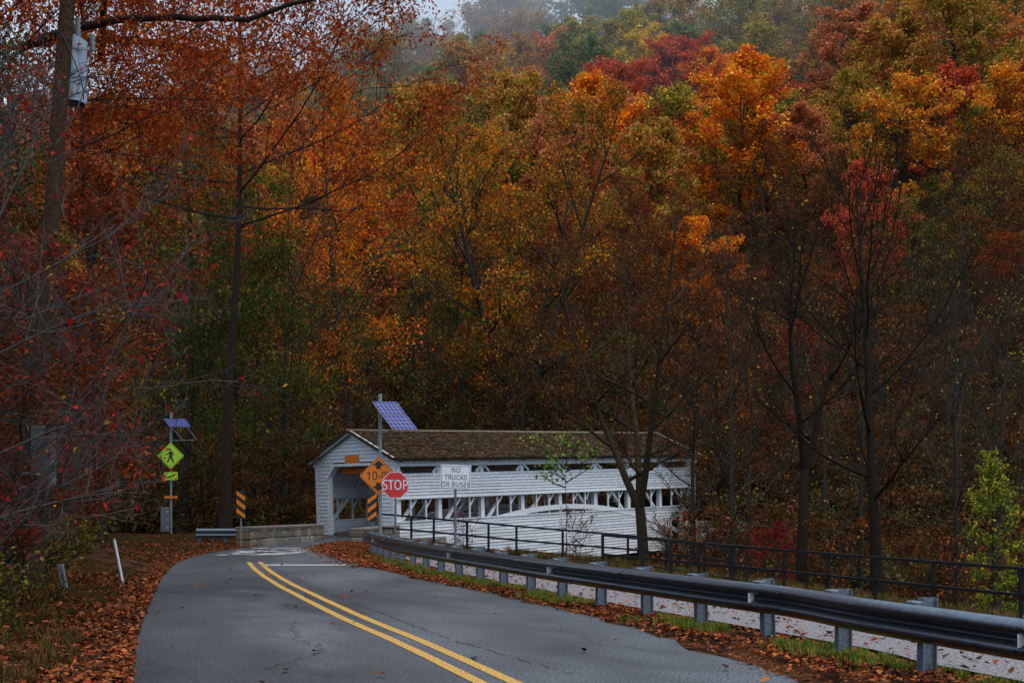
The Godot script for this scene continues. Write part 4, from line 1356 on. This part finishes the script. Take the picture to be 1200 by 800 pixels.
# ---------------------------------------------------------------- woods
const WOODS := [
	["green_tree", -17.1, 203.0, 21.2, 13.5, "hazy blue-green tree on the ridge at the left of the sky gap"],
	["tawny_tree", -7.5, 206.0, 22.9, 15.9, "hazy tan tree on the ridge just below the open sky"],
	["olive_tree", 1.5, 210.0, 27.3, 16.9, "hazy olive tree on the ridge right of the open sky"],
	["green_tree", 14.3, 204.0, 26.8, 21.4, "large green tree on the misty ridge above the red maples"],
	["olive_tree", 26.2, 208.0, 28.7, 16.0, "olive tree on the misty ridge right of the large green one"],
	["olive_tree", 36.7, 198.0, 25.4, 20.8, "broad yellow-olive tree on the ridge above the orange tree"],
	["green_tree", 51.2, 206.0, 28.3, 15.9, "dark blue-green tree at the top edge left of the pink crown"],
	["olive_tree", 63.1, 196.0, 25.2, 19.2, "olive tree at the top edge behind the broad oak"],
	["tawny_tree", 76.0, 192.0, 22.7, 20.2, "tawny tree in the top right corner of the hillside"],
	["tawny_tree", -27.3, 200.0, 20.5, 16.8, "hazy tawny tree on the ridge behind the red oak branches"],
	["pink_rust_tree", -41.6, 205.0, 15.9, 20.1, "rust tree on the far left ridge seen through the oak leaves"],
	["olive_tree", -56.7, 205.0, 17.4, 20.1, "olive tree on the far left ridge under the pale sky"],
	["tawny_tree", -72.5, 205.0, 19.7, 20.1, "tawny tree on the far left ridge behind the transformer"],
	["tawny_tree", -4.3, 176.0, 20.7, 15.4, "brownish olive tree above the central forked tree"],
	["green_tree", -11.4, 172.0, 19.3, 12.0, "blue-green tree high on the slope left of the forked tree"],
	["pink_rust_tree", 7.6, 176.0, 19.1, 12.9, "dull pink-brown tree below the large green ridge tree"],
	["yellow_tree", 17.7, 172.0, 18.2, 6.0, "small bright yellow tree high on the slope between green and red"],
	["red_tree", 22.8, 167.0, 18.0, 15.2, "broad brick-red tree high on the slope right of the yellow one"],
	["red_tree", 13.3, 158.0, 20.1, 13.3, "brick-red tree high on the slope below the yellow one"],
	["olive_tree", 33.5, 174.0, 14.1, 14.6, "yellow-green tree above the orange crown on the slope"],
	["red_tree", 34.7, 160.0, 13.3, 12.3, "muted red tree between the orange tree and the pink crown"],
	["pink_rust_tree", 44.3, 158.0, 17.3, 15.5, "large dusty pink rounded tree on the upper right slope"],
	["dark_oak", 55.4, 148.0, 21.0, 19.7, "broad dark olive oak tipped with orange filling the upper right"],
	["dark_oak", 64.6, 150.0, 10.2, 14.7, "dark oak cut by the right edge of the hillside"],
	["yellow_green_tree", -17.4, 168.0, 27.8, 9.4, "pale yellow-green tree beside the hanging red oak leaves"],
	["pink_rust_tree", -28.6, 160.0, 23.9, 14.6, "muted rust tree on the left slope behind the tall orange tree"],
	["brown_tree", -40.3, 160.0, 21.7, 15.7, "brown thin tree on the left slope above the green understory"],
	["orange_tree", 24.6, 134.0, 20.6, 13.1, "vivid orange round tree on the mid slope right of centre"],
	["gold_tree", 41.0, 130.0, 16.9, 12.7, "orange-gold tree on the mid slope under the pink crown"],
	["pink_rust_tree", 33.6, 137.0, 13.7, 12.5, "pinkish brown tree between the vivid orange and orange-gold trees"],
	["maroon_tree", 15.8, 131.0, 17.0, 11.0, "dark maroon tree below the brick-red crowns right of centre"],
	["orange_tree", 10.4, 141.0, 19.9, 12.8, "orange tree just right of the central forked tree's top"],
	["tawny_tree", -11.6, 136.0, 23.4, 9.5, "tawny tree behind the left side of the forked tree"],
	["tawny_tree", 0.0, 137.0, 23.2, 12.5, "tawny tree behind the top of the forked tree"],
	["orange_tree", -19.1, 130.0, 20.2, 10.0, "orange tree behind the tall slim trunk left of centre"],
	["rust_tree", -30.5, 128.0, 24.6, 12.5, "rust tree deep in the left wood above the crossing sign"],
	["maroon_tree", -41.5, 126.0, 30.2, 13.2, "dark red tree deep in the left wood behind the pole"],
	["dark_green_tree", 47.1, 128.0, 13.4, 11.7, "dark green thin tree beneath the broad oak"],
	["rust_tree", 49.2, 118.0, 10.7, 12.4, "rust-brown tree on the slope at the right edge"],
	["orange_tree", 15.5, 100.0, 11.1, 7.0, "small orange tree on the lower slope above the bridge's far end"],
	["red_tree", 30.1, 102.0, 13.0, 5.7, "small scarlet tree on the lower slope behind the bare maples"],
	["yellow_green_tree", 31.6, 98.0, 11.3, 7.5, "olive-yellow tree below the small scarlet crown"],
	["brown_tree", 24.9, 106.0, 11.8, 9.6, "brown tree on the lower slope left of the scarlet one"],
	["rust_tree", 10.6, 104.0, 15.0, 9.5, "rust tree on the lower slope behind the creekside trunks"],
	["brown_tree", 35.0, 96.0, 10.4, 10.1, "brown thin-leaved tree on the lower slope at right"],
	["maroon_tree", 37.5, 90.0, 9.2, 9.5, "dark maroon tree on the lower slope at the right edge"],
	["maroon_tree", 17.3, 90.0, 10.7, 7.6, "maroon tree low on the slope beyond the bridge's far end"],
	["maroon_tree", 4.9, 98.0, 15.5, 8.2, "maroon tree low on the slope right of the forked trunk"],
	["yellow_green_tree", -7.5, 97.0, 21.5, 8.8, "olive-gold tree low on the slope left of the forked trunk"],
	["rust_tree", -19.3, 92.0, 26.7, 9.0, "rust tree low in the left wood beside the slim trunk"],
	["brown_tree", -25.3, 88.0, 26.0, 8.0, "brown tree low in the left wood behind the crossing sign"],
	["rust_tree", 24.2, 92.0, 9.2, 8.4, "rust tree low on the slope between the two bare maples"],
	["dark_green_tree", 27.7, 86.0, 8.1, 7.2, "dark green tree low on the slope behind the right bare maple"],
	["forked_orange_tree", 0.6, 86.0, 30.4, 17.5, "great forked tree with orange and olive leaves behind the bridge roof"],
	["tall_orange_tree", -9.3, 76.0, 30.1, 10.1, "tall slim-trunked orange tree left of the bridge portal"],
	["yellow_green_tree", -3.5, 92.0, 27.6, 10.3, "olive-gold tree just left of the great forked tree"],
	["yellow_green_tree", -9.0, 80.0, 15.8, 6.2, "yellow-green understory tree above the bridge gable"],
	["dark_green_tree", -4.1, 83.0, 13.7, 6.4, "dark green understory tree above the bridge's solar panel"],
	["brown_tree", 5.9, 84.0, 13.3, 7.6, "brown understory tree above the middle of the bridge roof"],
	["rust_tree", 11.2, 84.0, 11.6, 7.1, "rust understory tree above the far end of the bridge roof"],
	["brown_tree", 0.6, 80.0, 12.1, 6.2, "brown understory tree at the foot of the forked trunk"],
	["brown_tree", -13.1, 72.0, 17.6, 6.1, "brown understory tree left of the bridge gable"],
	["brown_tree", 15.7, 80.0, 10.4, 7.3, "brown understory tree right of the far bridge end"],
	["rust_tree", 28.4, 78.0, 7.2, 7.6, "rust understory tree behind the yellow vine"],
	["creekside_tree", 5.1, 47.0, 15.0, 6.9, "stout multi-stemmed brown tree before the bridge by the fence"],
	["bare_maple", 9.9, 33.0, 12.5, 6.9, "bare dark maple standing right of centre behind the black fence"],
	["bare_ash", 8.8, 37.0, 12.6, 6.2, "bare forked tree left of the dark maple behind the fence"],
	["bare_tree", 7.7, 42.0, 11.3, 4.4, "thin bare tree between the bridge's far end and the fence"],
	["bare_tree", 14.6, 40.0, 11.7, 4.5, "thin bare tree near the right edge behind the vine"],
	["vine_sapling", 11.9, 30.0, 4.0, 1.3, "yellow-green leafy sapling behind the fence at the right"],
	["green_maple", -13.0, 58.0, 16.1, 6.9, "slender leaning green maple behind the left object marker"],
	["yellow_green_tree", -15.4, 57.0, 18.8, 8.0, "olive tree with a leaning trunk above the crossing sign"],
	["bare_tree", -12.1, 64.0, 20.8, 6.7, "bare grey tree between the marker and the portal"],
	["red_oak", -11.4, 28.0, 15.6, 11.0, "red oak overhanging the pole at the upper left"],
	["red_oak", -11.8, 35.0, 19.0, 13.7, "red-orange oak whose branches hang over the road at upper left"],
	["red_oak", -11.1, 47.0, 25.1, 13.8, "red oak with a curved trunk behind the left striped marker"],
	["green_maple", -12.6, 60.0, 12.2, 5.5, "dark green maple between the crossing beacon and the bridge"],
	["dark_green_tree", -17.4, 62.0, 13.3, 7.4, "dark green tree in the wood behind the crossing beacon"],
	["green_maple", -11.1, 24.0, 9.2, 5.0, "green understory maple at the left edge behind the twiggy shrub"],
	["green_maple", -14.6, 57.0, 9.3, 6.0, "low green maple behind the crossing sign pole"],
	["rust_tree", -15.7, 40.0, 9.2, 5.6, "rust tree in the dark wood behind the utility pole"],
	["twiggy_dogwood", -6.2, 13.5, 5.4, 3.1, "grey twiggy dogwood with scattered red leaves at the left edge"],
	["twiggy_dogwood", -7.0, 15.5, 4.0, 2.8, "lower grey twiggy dogwood in front of the utility pole box"],
]

func build_woods() -> void:
	for w in WOODS:
		var t := tree(w[0], w[1], w[2], w[3], w[4], w[5])
		if w[5].begins_with("red oak overhanging"):
			# the long level limb that crosses the top of the view
			var inv := t.transform.affine_inverse()
			var pts := []
			var rs := []
			var raw := smooth_line([[w[1], 11.9], [-10.0, 12.35], [-8.6, 12.55], [-7.2, 12.5], [-6.0, 12.45], [-5.0, 12.75], [-4.2, 12.95], [-3.4, 13.3]], 0.4)
			for i in raw.size():
				pts.append(inv * at(raw[i].x, raw[i].y + noise.get_noise_2d(i * 9.0, 4.0) * 0.08, w[2] - 0.25 * i * 0.12))
				rs.append(lerpf(0.13, 0.035, float(i) / raw.size()))
			var lg := Geo.new()
			lg.tube(pts, rs, 7, Color(0.032, 0.026, 0.021))
			part("limb", lg, mats.bark, t)
	# understory of the far bank and the lower slope, and the left wood
	rng.seed = 900
	var spots := []
	for i in 1500:
		var d := rng.randf_range(60.0, 112.0)
		var x := rng.randf_range(-0.46, 0.46) * d
		var c := (x - 2.5) * 0.712 + (d - 60.4) * 0.702
		if c < 11.0: continue
		var ok := true
		for s in spots:
			if s.distance_to(Vector2(x, d)) < 3.4: ok = false
		if ok: spots.append(Vector2(x, d))
		if spots.size() >= 110: break
	var n := 0
	for s in spots:
		n += 1
		rng.seed = 910 + n
		var bare: bool = n % 3 == 0
		var high := rng.randf_range(9.0, 14.0) if bare else rng.randf_range(4.0, 7.5)
		var broad := rng.randf_range(5.0, 7.0) if bare else rng.randf_range(5.0, 7.5)
		var label := ""
		for word in ["", "tall " if high > (11.5 if bare else 5.8) else "low ", "broad " if broad > (6.0 if bare else 6.3) else "narrow "]:
			label = "%s%s %s, %s" % [word, "bare thin tree" if bare else "brown-leaved scrub", height_word(s.y), landmark(s)]
			if not used_labels.has(label): break
		used_labels[label] = true
		tree("bare_tree" if bare else "scrub", s.x, s.y, high, broad, label, "bare trees of the lower slope" if bare else "scrub of the lower slope", "tree" if bare else "shrub")
	fill_hillside()
	build_undergrowth()
	var left := [[-16.5, 55.0], [-19.0, 50.0], [-22.0, 56.0], [-14.0, 59.0], [-17.0, 44.0], [-12.5, 62.0], [-16.0, 38.0], [-14.8, 31.0], [-26.0, 62.0], [-20.0, 66.0], [-10.5, 25.0], [-16.0, 34.0], [-9.3, 66.0], [-30.0, 75.0], [-24.0, 46.0], [-16.3, 48.0], [-18.2, 53.0], [-12.0, 53.5], [-10.2, 58.0], [-13.0, 28.0], [-11.5, 21.0], [-14.0, 24.0]]
	for q in left:
		rng.seed = 950 + int(q[1])
		tree("scrub", q[0], q[1], rng.randf_range(3.0, 5.5), rng.randf_range(4.5, 6.5), "brown-leaved scrub %s left of the road, %s" % ["at the wood edge" if q[1] < 40.0 else ("in the wood" if q[1] < 54.0 else "deep in the wood"), landmark(Vector2(q[0], q[1])).replace("above", "behind")], "scrub of the left wood", "shrub")
	for q in [[-24.0, 70.0, 17.0], [-18.5, 62.0, 16.0], [-30.0, 60.0, 18.0], [-26.0, 50.0, 17.0], [-14.5, 72.0, 15.0], [-34.0, 85.0, 19.0], [-20.0, 80.0, 18.0]]:
		tree("brown_tree", q[0], q[1], q[2], 8.0, "brown thin-leaved tree %s left of the road, %s" % ["in the wood" if q[1] < 65.0 else "deep in the wood", landmark(Vector2(q[0], q[1])).replace("above", "behind")], "trees of the left wood")
	for q in [[-11.2, 22.5, 7.0, "at the left edge of the road wood"], [-13.5, 27.0, 9.0, "behind the utility pole"], [-9.9, 19.0, 4.5, "beside the utility pole's foot"], [-15.0, 33.0, 10.0, "left of the crossing beacon"]]:
		tree("maroon_tree", q[0], q[1], q[2], q[2] * 0.7, "dark maroon young tree %s" % q[3], "young trees of the left wood")
	for q in [[-9.2, 15.5, 2.6], [-8.6, 18.2, 2.2], [-10.2, 17.0, 3.4], [-9.6, 22.0, 3.0], [-10.6, 25.5, 3.2], [-8.2, 13.2, 1.8]]:
		tree("scrub", q[0], q[1], q[2], q[2] * 1.1, "%s brown scrub on the left bank %s" % ["tall" if q[2] > 2.9 else "low", "before the utility pole" if q[1] < 17.4 else ("just past the utility pole" if q[1] < 20.0 else "beyond the utility pole")], "scrub of the left bank", "shrub")
	tree("maroon_tree", -6.5, 15.6, 4.6, 3.4, "dark red young tree hiding the utility pole's foot", "young trees of the left wood")
	tree("maroon_tree", -7.6, 19.4, 6.5, 4.6, "dark red young tree just right of the utility pole", "young trees of the left wood")
	rng.seed = 960
	for i in 19:
		var d := rng.randf_range(12.5, 21.5)
		var x := lerpf(along(LEFT_EDGE, d) - 1.1, -0.44 * d, pow(rng.randf(), 0.6))
		var h := rng.randf_range(0.35, 1.15)
		tree("leafy_weed", x, d, h, h * rng.randf_range(0.8, 1.1), "%s yellow-green weed at the near left %s" % ["waist-high" if h > 0.9 else "knee-high", "beside the stub" if d > 16.5 else "before the stub"], "weeds on the left bank", "weed")
		rng.seed = 961 + i
	for q in [[6.6, 46.0, 11.0, "veiling the bridge's far end"], [12.6, 44.0, 12.0, "between the two dark bare trees"], [16.5, 42.0, 11.0, "right of the dark bare maple"], [9.2, 48.5, 12.5, "left of the bare forked tree"], [19.0, 48.0, 13.0, "behind the yellow-green sapling"], [14.8, 57.0, 13.0, "beyond the creek right of the bridge"]]:
		tree("bare_tree", q[0], q[1], q[2], 6.0, "thin grey bare tree %s" % q[3], "bare trees of the creek bank")
	# woods that stand round the camera and shade the road from the left and from behind
	for q in [[-13.0, 8.0], [-16.0, 16.0], [-11.0, -3.0], [-14.0, -14.0], [-5.0, -24.0], [10.0, -26.0], [22.0, -18.0], [-20.0, 2.0]]:
		tree("red_oak", q[0], q[1], 17.0, 13.0, "red oak of the roadside wood beside the viewer", "roadside oaks beside the viewer")
	# creek bank plants
	tree("red_bush", 8.6, 40.0, 1.7, 1.9, "crimson-leaved bush behind the black fence right of the bridge", "", "bush")
	for q in [[2.4, 45.0, 2.2], [6.8, 44.0, 3.2], [7.5, 41.0, 2.8], [9.8, 36.0, 2.6], [12.0, 33.0, 2.4], [5.6, 42.0, 2.2], [-1.8, 45.0, 1.6]]:
		tree("brier_bush", q[0], q[1], q[2], q[2] * 1.2, "thin red-brown brier behind the black fence, %s" % landmark(Vector2(q[0], q[1])).replace("above", "below"), "briers on the creek bank", "bush")
	tree("green_sapling", 2.0, 44.0, 4.0, 3.0, "bright green leafy sapling in front of the white bridge side", "", "sapling", 0.0)
	for q in [[10.5, 44.0], [13.5, 40.0], [16.5, 46.0], [12.5, 50.0], [19.0, 42.0], [17.0, 36.0], [22.0, 50.0], [9.0, 47.0], [14.5, 31.0], [18.0, 30.0], [24.0, 44.0], [20.5, 56.0], [27.0, 57.0], [15.5, 66.0], [19.0, 63.0], [22.5, 66.0], [26.0, 63.5], [30.0, 66.0], [13.5, 69.0], [17.5, 70.5], [24.0, 71.0], [28.5, 73.0], [33.0, 71.0], [16.0, 58.0], [24.5, 52.0], [11.0, 54.5]]:
		rng.seed = 970 + int(q[0] * 3.0)
		tree("scrub", q[0], q[1], rng.randf_range(3.0, 5.0), rng.randf_range(4.5, 6.0), "tangled brown scrub on the %s creek bank, %s" % ["near" if q[1] < 48.0 else "far", landmark(Vector2(q[0], q[1])).replace("above", "behind")], "scrub of the creek bank", "shrub")
	rng.seed = 990
	for i in 130:
		var d := rng.randf_range(11.5, 31.0)
		var x := along(LEFT_EDGE, d) - rng.randf_range(2.0, 7.5)
		var h := rng.randf_range(0.6, 1.5) + (rng.randf_range(0.0, 0.9) if x < along(LEFT_EDGE, d) - 3.5 and d < 23.0 else 0.0)
		tree("leafy_weed", x, d, h, h * rng.randf_range(0.7, 1.1), "%s weed on the left bank, %s, %s" % ["tall" if h > 1.5 else ("knee-high" if h > 0.95 else "low"), "by the road" if x > along(LEFT_EDGE, d) - 3.6 else "up the bank", ["before the leaning white post", "level with the utility pole", "beyond the leaning white post", "near the bend", "before the crossing beacon"][clampi(int((d - 11.5) / 3.9), 0, 4)]], "weeds on the left bank", "weed")
		rng.seed = 991 + i

func fill_hillside() -> void:
	# the massed canopy between the trees that stand out
	rng.seed = 1200
	var taken := []
	for w in WOODS: taken.append(Vector2(w[1], w[2]))
	var spots := []
	var tries := 0
	while tries < 14000 and spots.size() < 285:
		tries += 1
		var d := lerpf(68.0, 255.0, pow(rng.randf(), 0.62))
		var x := rng.randf_range(-0.50, 0.50) * d
		var c := (x - 2.5) * 0.712 + (d - 60.4) * 0.702
		if c < 11.0: continue
		var p := Vector2(x, d)
		var ok := true
		for q in taken:
			if q.distance_to(p) < (6.6 if d > 110.0 else 4.6): ok = false; break
		if ok: taken.append(p); spots.append(p)
	var upper := ["green_tree", "olive_tree", "tawny_tree", "green_tree", "olive_tree", "dark_oak"]
	var middle := ["pink_rust_tree", "tawny_tree", "orange_tree", "red_tree", "olive_tree", "gold_tree", "rust_tree", "dark_oak"]
	var lower := ["rust_tree", "brown_tree", "maroon_tree", "brown_tree", "bare_tree", "rust_tree", "dark_green_tree", "yellow_green_tree"]
	for p in spots:
		rng.seed = 1300 + int(p.x * 7.0 + p.y * 13.0)
		var band := upper if p.y > 164.0 else (middle if p.y > 122.0 else lower)
		var kind: String = band[rng.randi() % band.size()]
		var where := "upper" if p.y > 164.0 else ("middle" if p.y > 122.0 else "lower")
		var h := rng.randf_range(15.0, 20.0) if p.y > 122.0 else rng.randf_range(9.0, 14.0)
		var label := ""
		for t in band.size():
			label = "%s %s, %s" % [kind.replace("_", "-").replace("-tree", " tree").replace("-oak", " oak"), height_word(p.y), landmark(p)]
			if not used_labels.has(label): break
			kind = band[(band.find(kind) + 1) % band.size()]
		used_labels[label] = true
		tree(kind, p.x, p.y, h, h * 0.68, label, "canopy of the %s hillside" % where)

var used_labels := {}

func build_undergrowth() -> void:
	# low brush that carpets the slopes too thickly to count
	rng.seed = 1500
	var g := Geo.new()
	for i in 9:
		var az := rng.randf() * TAU
		var tip := Vector3(cos(az) * rng.randf_range(0.2, 0.6), rng.randf_range(0.5, 1.0), sin(az) * rng.randf_range(0.2, 0.6))
		g.tube([Vector3(0, -0.05, 0), tip * 0.5 + Vector3(0, 0.1, 0), tip], [0.012, 0.009, 0.004], 3, Color(0.5, 0.45, 0.4), false)
		for j in 11: add_leaf(g, tip * rng.randf_range(0.35, 1.1) + Vector3(rng.randfn(), rng.randfn() * 0.6, rng.randfn()) * 0.12, rng.randf_range(0.08, 0.16), Color.WHITE * rng.randf_range(0.6, 1.2))
	var xf := []
	var cols := PackedColorArray()
	for i in 7000:
		var d := lerpf(42.0, 135.0, rng.randf())
		var x := rng.randf_range(-0.47, 0.47) * d
		var c := (x - 2.5) * 0.712 + (d - 60.4) * 0.702
		if absf(c) < 5.5: continue
		if c < 0.0 and x > (-16.5 if d < 53.0 else -10.5) and x < 9.0: continue
		xf.append(Transform3D(Basis(Vector3.UP, rng.randf() * TAU).scaled(Vector3.ONE * rng.randf_range(0.6, 1.8)), at(x, ground_height(x, d) - 0.03, d)))
		var t: Color = [Color(0.09, 0.04, 0.018), Color(0.11, 0.042, 0.016), Color(0.085, 0.08, 0.024), Color(0.05, 0.045, 0.018)][rng.randi() % 4]
		cols.append(t)
	scatter("undergrowth", g.mesh(), mats.litter, xf, cols, "brown and olive undergrowth carpeting the wooded slopes", "undergrowth")

func height_word(d: float) -> String:
	if d > 228.0: return "on the ridge line"
	if d > 205.0: return "just below the ridge"
	if d > 182.0: return "high on the hillside"
	if d > 160.0: return "on the upper hillside"
	if d > 140.0: return "above the middle of the hillside"
	if d > 122.0: return "on the middle of the hillside"
	if d > 102.0: return "on the lower hillside"
	return "near the foot of the hillside"

func landmark(p: Vector2) -> String:
	# which nearer thing it stands above as seen from the road
	var b := p.x / p.y
	for q in [[-0.38, "above the utility pole"], [-0.33, "above the leaning white post"], [-0.26, "above the crossing beacon"], [-0.205, "above the left striped marker"], [-0.155, "above the stone parapet"], [-0.12, "above the bridge portal"], [-0.08, "above the stop sign"], [-0.035, "above the trucks sign"], [0.01, "above the bridge roof's left half"], [0.05, "above the green sapling"], [0.10, "left of the creekside tree's top"], [0.135, "right of the creekside tree's top"], [0.17, "above the far bridge end"], [0.21, "above the crimson bush"], [0.26, "above the bare forked tree"], [0.31, "above the dark bare maple"], [0.36, "right of the dark bare maple"], [0.41, "above the yellow-green sapling"]]:
		if b < q[0]: return q[1]
	return "at the right edge"

# ---------------------------------------------------------------- fallen leaves and grass
func leaf_mesh() -> ArrayMesh:
	var g := Geo.new()
	var p := [Vector3(0, 0, -0.5), Vector3(-0.36, 0.12, -0.1), Vector3(-0.2, 0.06, 0.35), Vector3(0, 0.03, 0.55), Vector3(0.22, 0.08, 0.3), Vector3(0.36, 0.16, -0.12)]
	var mid := Vector3(0, 0, 0.02)
	for i in 6: g.tri(mid, p[i], p[(i + 1) % 6])
	return g.mesh()

func tuft_mesh(sd: int) -> ArrayMesh:
	rng.seed = sd
	var g := Geo.new()
	for i in 16:
		var az := rng.randf() * TAU
		var o := Vector3(cos(az), 0, sin(az))
		var s := o.cross(Vector3.UP) * 0.022
		var a := o * rng.randf_range(0.0, 0.12)
		var tip := a + o * rng.randf_range(0.15, 0.45) + Vector3(0, rng.randf_range(0.5, 1.0), 0)
		var m := a.lerp(tip, 0.55) + Vector3(0, 0.12, 0)
		g.quad(a - s, m - s * 0.8, m + s * 0.8, a + s)
		g.tri(m - s * 0.8, tip, m + s * 0.8)
	return g.mesh()

func build_litter() -> void:
	var lm := leaf_mesh()
	var xf := []
	var cols := PackedColorArray()
	var tones := [Color(0.20, 0.048, 0.016), Color(0.24, 0.075, 0.022), Color(0.11, 0.036, 0.016), Color(0.28, 0.095, 0.028), Color(0.06, 0.026, 0.014), Color(0.20, 0.03, 0.014)]
	rng.seed = 1001
	var drop := func(x: float, d: float, y: float, s: float) -> void:
		var b := Basis.from_euler(Vector3(rng.randfn() * 0.3, rng.randf() * TAU, rng.randfn() * 0.3)).scaled(Vector3.ONE * s * rng.randf_range(0.6, 1.35))
		xf.append(Transform3D(b, at(x, y + 0.012 + rng.randf() * 0.025, d)))
		var t: Color = tones[rng.randi() % 6]
		var k := rng.randf_range(0.35, 1.3)
		cols.append(Color(t.r * k, t.g * k, t.b * k))
	# right verge, between the road edge and the posts
	for i in 29000:
		var d := 7.5 + pow(rng.randf(), 1.35) * 37.0
		var r := along(RIGHT_EDGE, d); var g := along(RAIL_LINE, d)
		var t := rng.randf()
		var x := lerpf(r - 0.05, g + 0.45, t)
		if noise.get_noise_2d(x * 9.0, d * 5.0) < -0.18 - 0.25 * t and t > 0.3: continue
		if t < 0.32 and rng.randf() < 0.75 and d < 22.0: continue
		drop.call(x, d, 0.0, rng.randf_range(0.028, 0.06))
	# drift across the inside of the bend
	for i in 9000:
		var d := rng.randf_range(27.0, 47.0)
		var r := along(RIGHT_EDGE, d)
		drop.call(r + rng.randfn() * 0.35 + 0.3, d, 0.005, rng.randf_range(0.05, 0.09))
	# left verge and bank
	for i in 46000:
		var d := 8.5 + pow(rng.randf(), 1.5) * 42.0
		var e := -0.04 + pow(rng.randf(), 1.4) * 6.5
		if e > 2.2 and noise.get_noise_2d(e * 12.0, d * 8.0) < 0.0: continue
		var x := along(LEFT_EDGE, d) - e
		drop.call(x, d, maxf(ground_height(x, d), 0.0) + (0.03 if e > 0.3 else 0.0), rng.randf_range(0.035, 0.07))
	# path, sparse, and thick beyond it up to the fence
	for i in 1700:
		var d := rng.randf_range(6.0, 33.0)
		var x := along(RAIL_LINE, d) + rng.randf_range(0.5, 5.4)
		drop.call(x, d, ground_height(x, d) + 0.035, rng.randf_range(0.04, 0.085))
	for i in 9000:
		var d := rng.randf_range(18.0, 48.0)
		var x := along(RAIL_LINE, d) + rng.randf_range(5.0, 14.0)
		drop.call(x, d, ground_height(x, d) + 0.05, rng.randf_range(0.08, 0.15))
	# stray leaves on the road and the roof
	for i in 120:
		var d := rng.randf_range(9.0, 42.0)
		drop.call(lerpf(along(LEFT_EDGE, d), along(RIGHT_EDGE, d), rng.randf()), d, 0.0, rng.randf_range(0.05, 0.09))
	scatter("fallen_leaves", lm, mats.litter, xf, cols, "red-brown fallen leaves along the verges, bank and path", "leaves")
	var roof_xf := []
	var roof_cols := PackedColorArray()
	var br: Node3D = get_node("covered_bridge")
	for i in 420:
		var t := rng.randf()
		var p := Vector3(rng.randf_range(-0.3, BL + 0.3), lerpf(3.40, 4.74, t) + 0.05, -BW / 2.0 + (1.0 - t) * (BW / 2.0 + 0.42))
		roof_xf.append(Transform3D(Basis.from_euler(Vector3(0.42 + rng.randf_range(-0.3, 0.3), rng.randf() * TAU, 0)).scaled(Vector3.ONE * rng.randf_range(0.08, 0.14)), p))
		roof_cols.append(tones[rng.randi() % 4] * rng.randf_range(1.0, 1.6))
	scatter("roof_leaves", lm, mats.litter, roof_xf, roof_cols, "", "", br)
	# grass at the posts and on the bank
	var gxf := []
	var gcols := PackedColorArray()
	for i in 3400:
		var d := 7.5 + pow(rng.randf(), 1.3) * 26.0
		var x := along(RAIL_LINE, d) + rng.randfn() * 0.17 + 0.02
		if noise.get_noise_2d(x * 7.0 + 40.0, d * 6.0) < -0.08: continue
		gxf.append(Transform3D(Basis(Vector3.UP, rng.randf() * TAU).scaled(Vector3.ONE * rng.randf_range(0.06, 0.15)), at(x, ground_height(x, d) - 0.01, d)))
		gcols.append(Color(0.07, 0.13, 0.016).lerp(Color(0.16, 0.16, 0.03), rng.randf()) * rng.randf_range(0.8, 1.3))
	scatter("verge_grass", tuft_mesh(3), mats.litter, gxf, gcols, "green grass tufts at the feet of the guardrail posts", "grass")
	gxf = []
	gcols = PackedColorArray()
	for i in 13000:
		var d := 8.5 + pow(rng.randf(), 1.4) * 40.0
		var e := rng.randf_range(0.5, 9.0)
		var x := along(LEFT_EDGE, d) - e
		if noise.get_noise_2d(x * 5.0, d * 4.0 + 70.0) < -0.05: continue
		gxf.append(Transform3D(Basis(Vector3.UP, rng.randf() * TAU).scaled(Vector3.ONE * rng.randf_range(0.07, 0.24)), at(x, ground_height(x, d) - 0.01, d)))
		gcols.append(Color(0.10, 0.046, 0.016).lerp(Color(0.05, 0.05, 0.013), rng.randf()) * rng.randf_range(0.5, 1.2))
	for i in 3000:
		var d := rng.randf_range(17.0, 46.0)
		var x := along(RAIL_LINE, d) + rng.randf_range(5.2, 15.0)
		gxf.append(Transform3D(Basis(Vector3.UP, rng.randf() * TAU).scaled(Vector3.ONE * rng.randf_range(0.15, 0.45)), at(x, ground_height(x, d) - 0.01, d)))
		gcols.append(Color(0.11, 0.055, 0.02).lerp(Color(0.05, 0.055, 0.015), rng.randf()) * rng.randf_range(0.6, 1.2))
	scatter("dry_grass", tuft_mesh(9), mats.litter, gxf, gcols, "dry brown and olive grass on the left bank and along the fence", "grass")
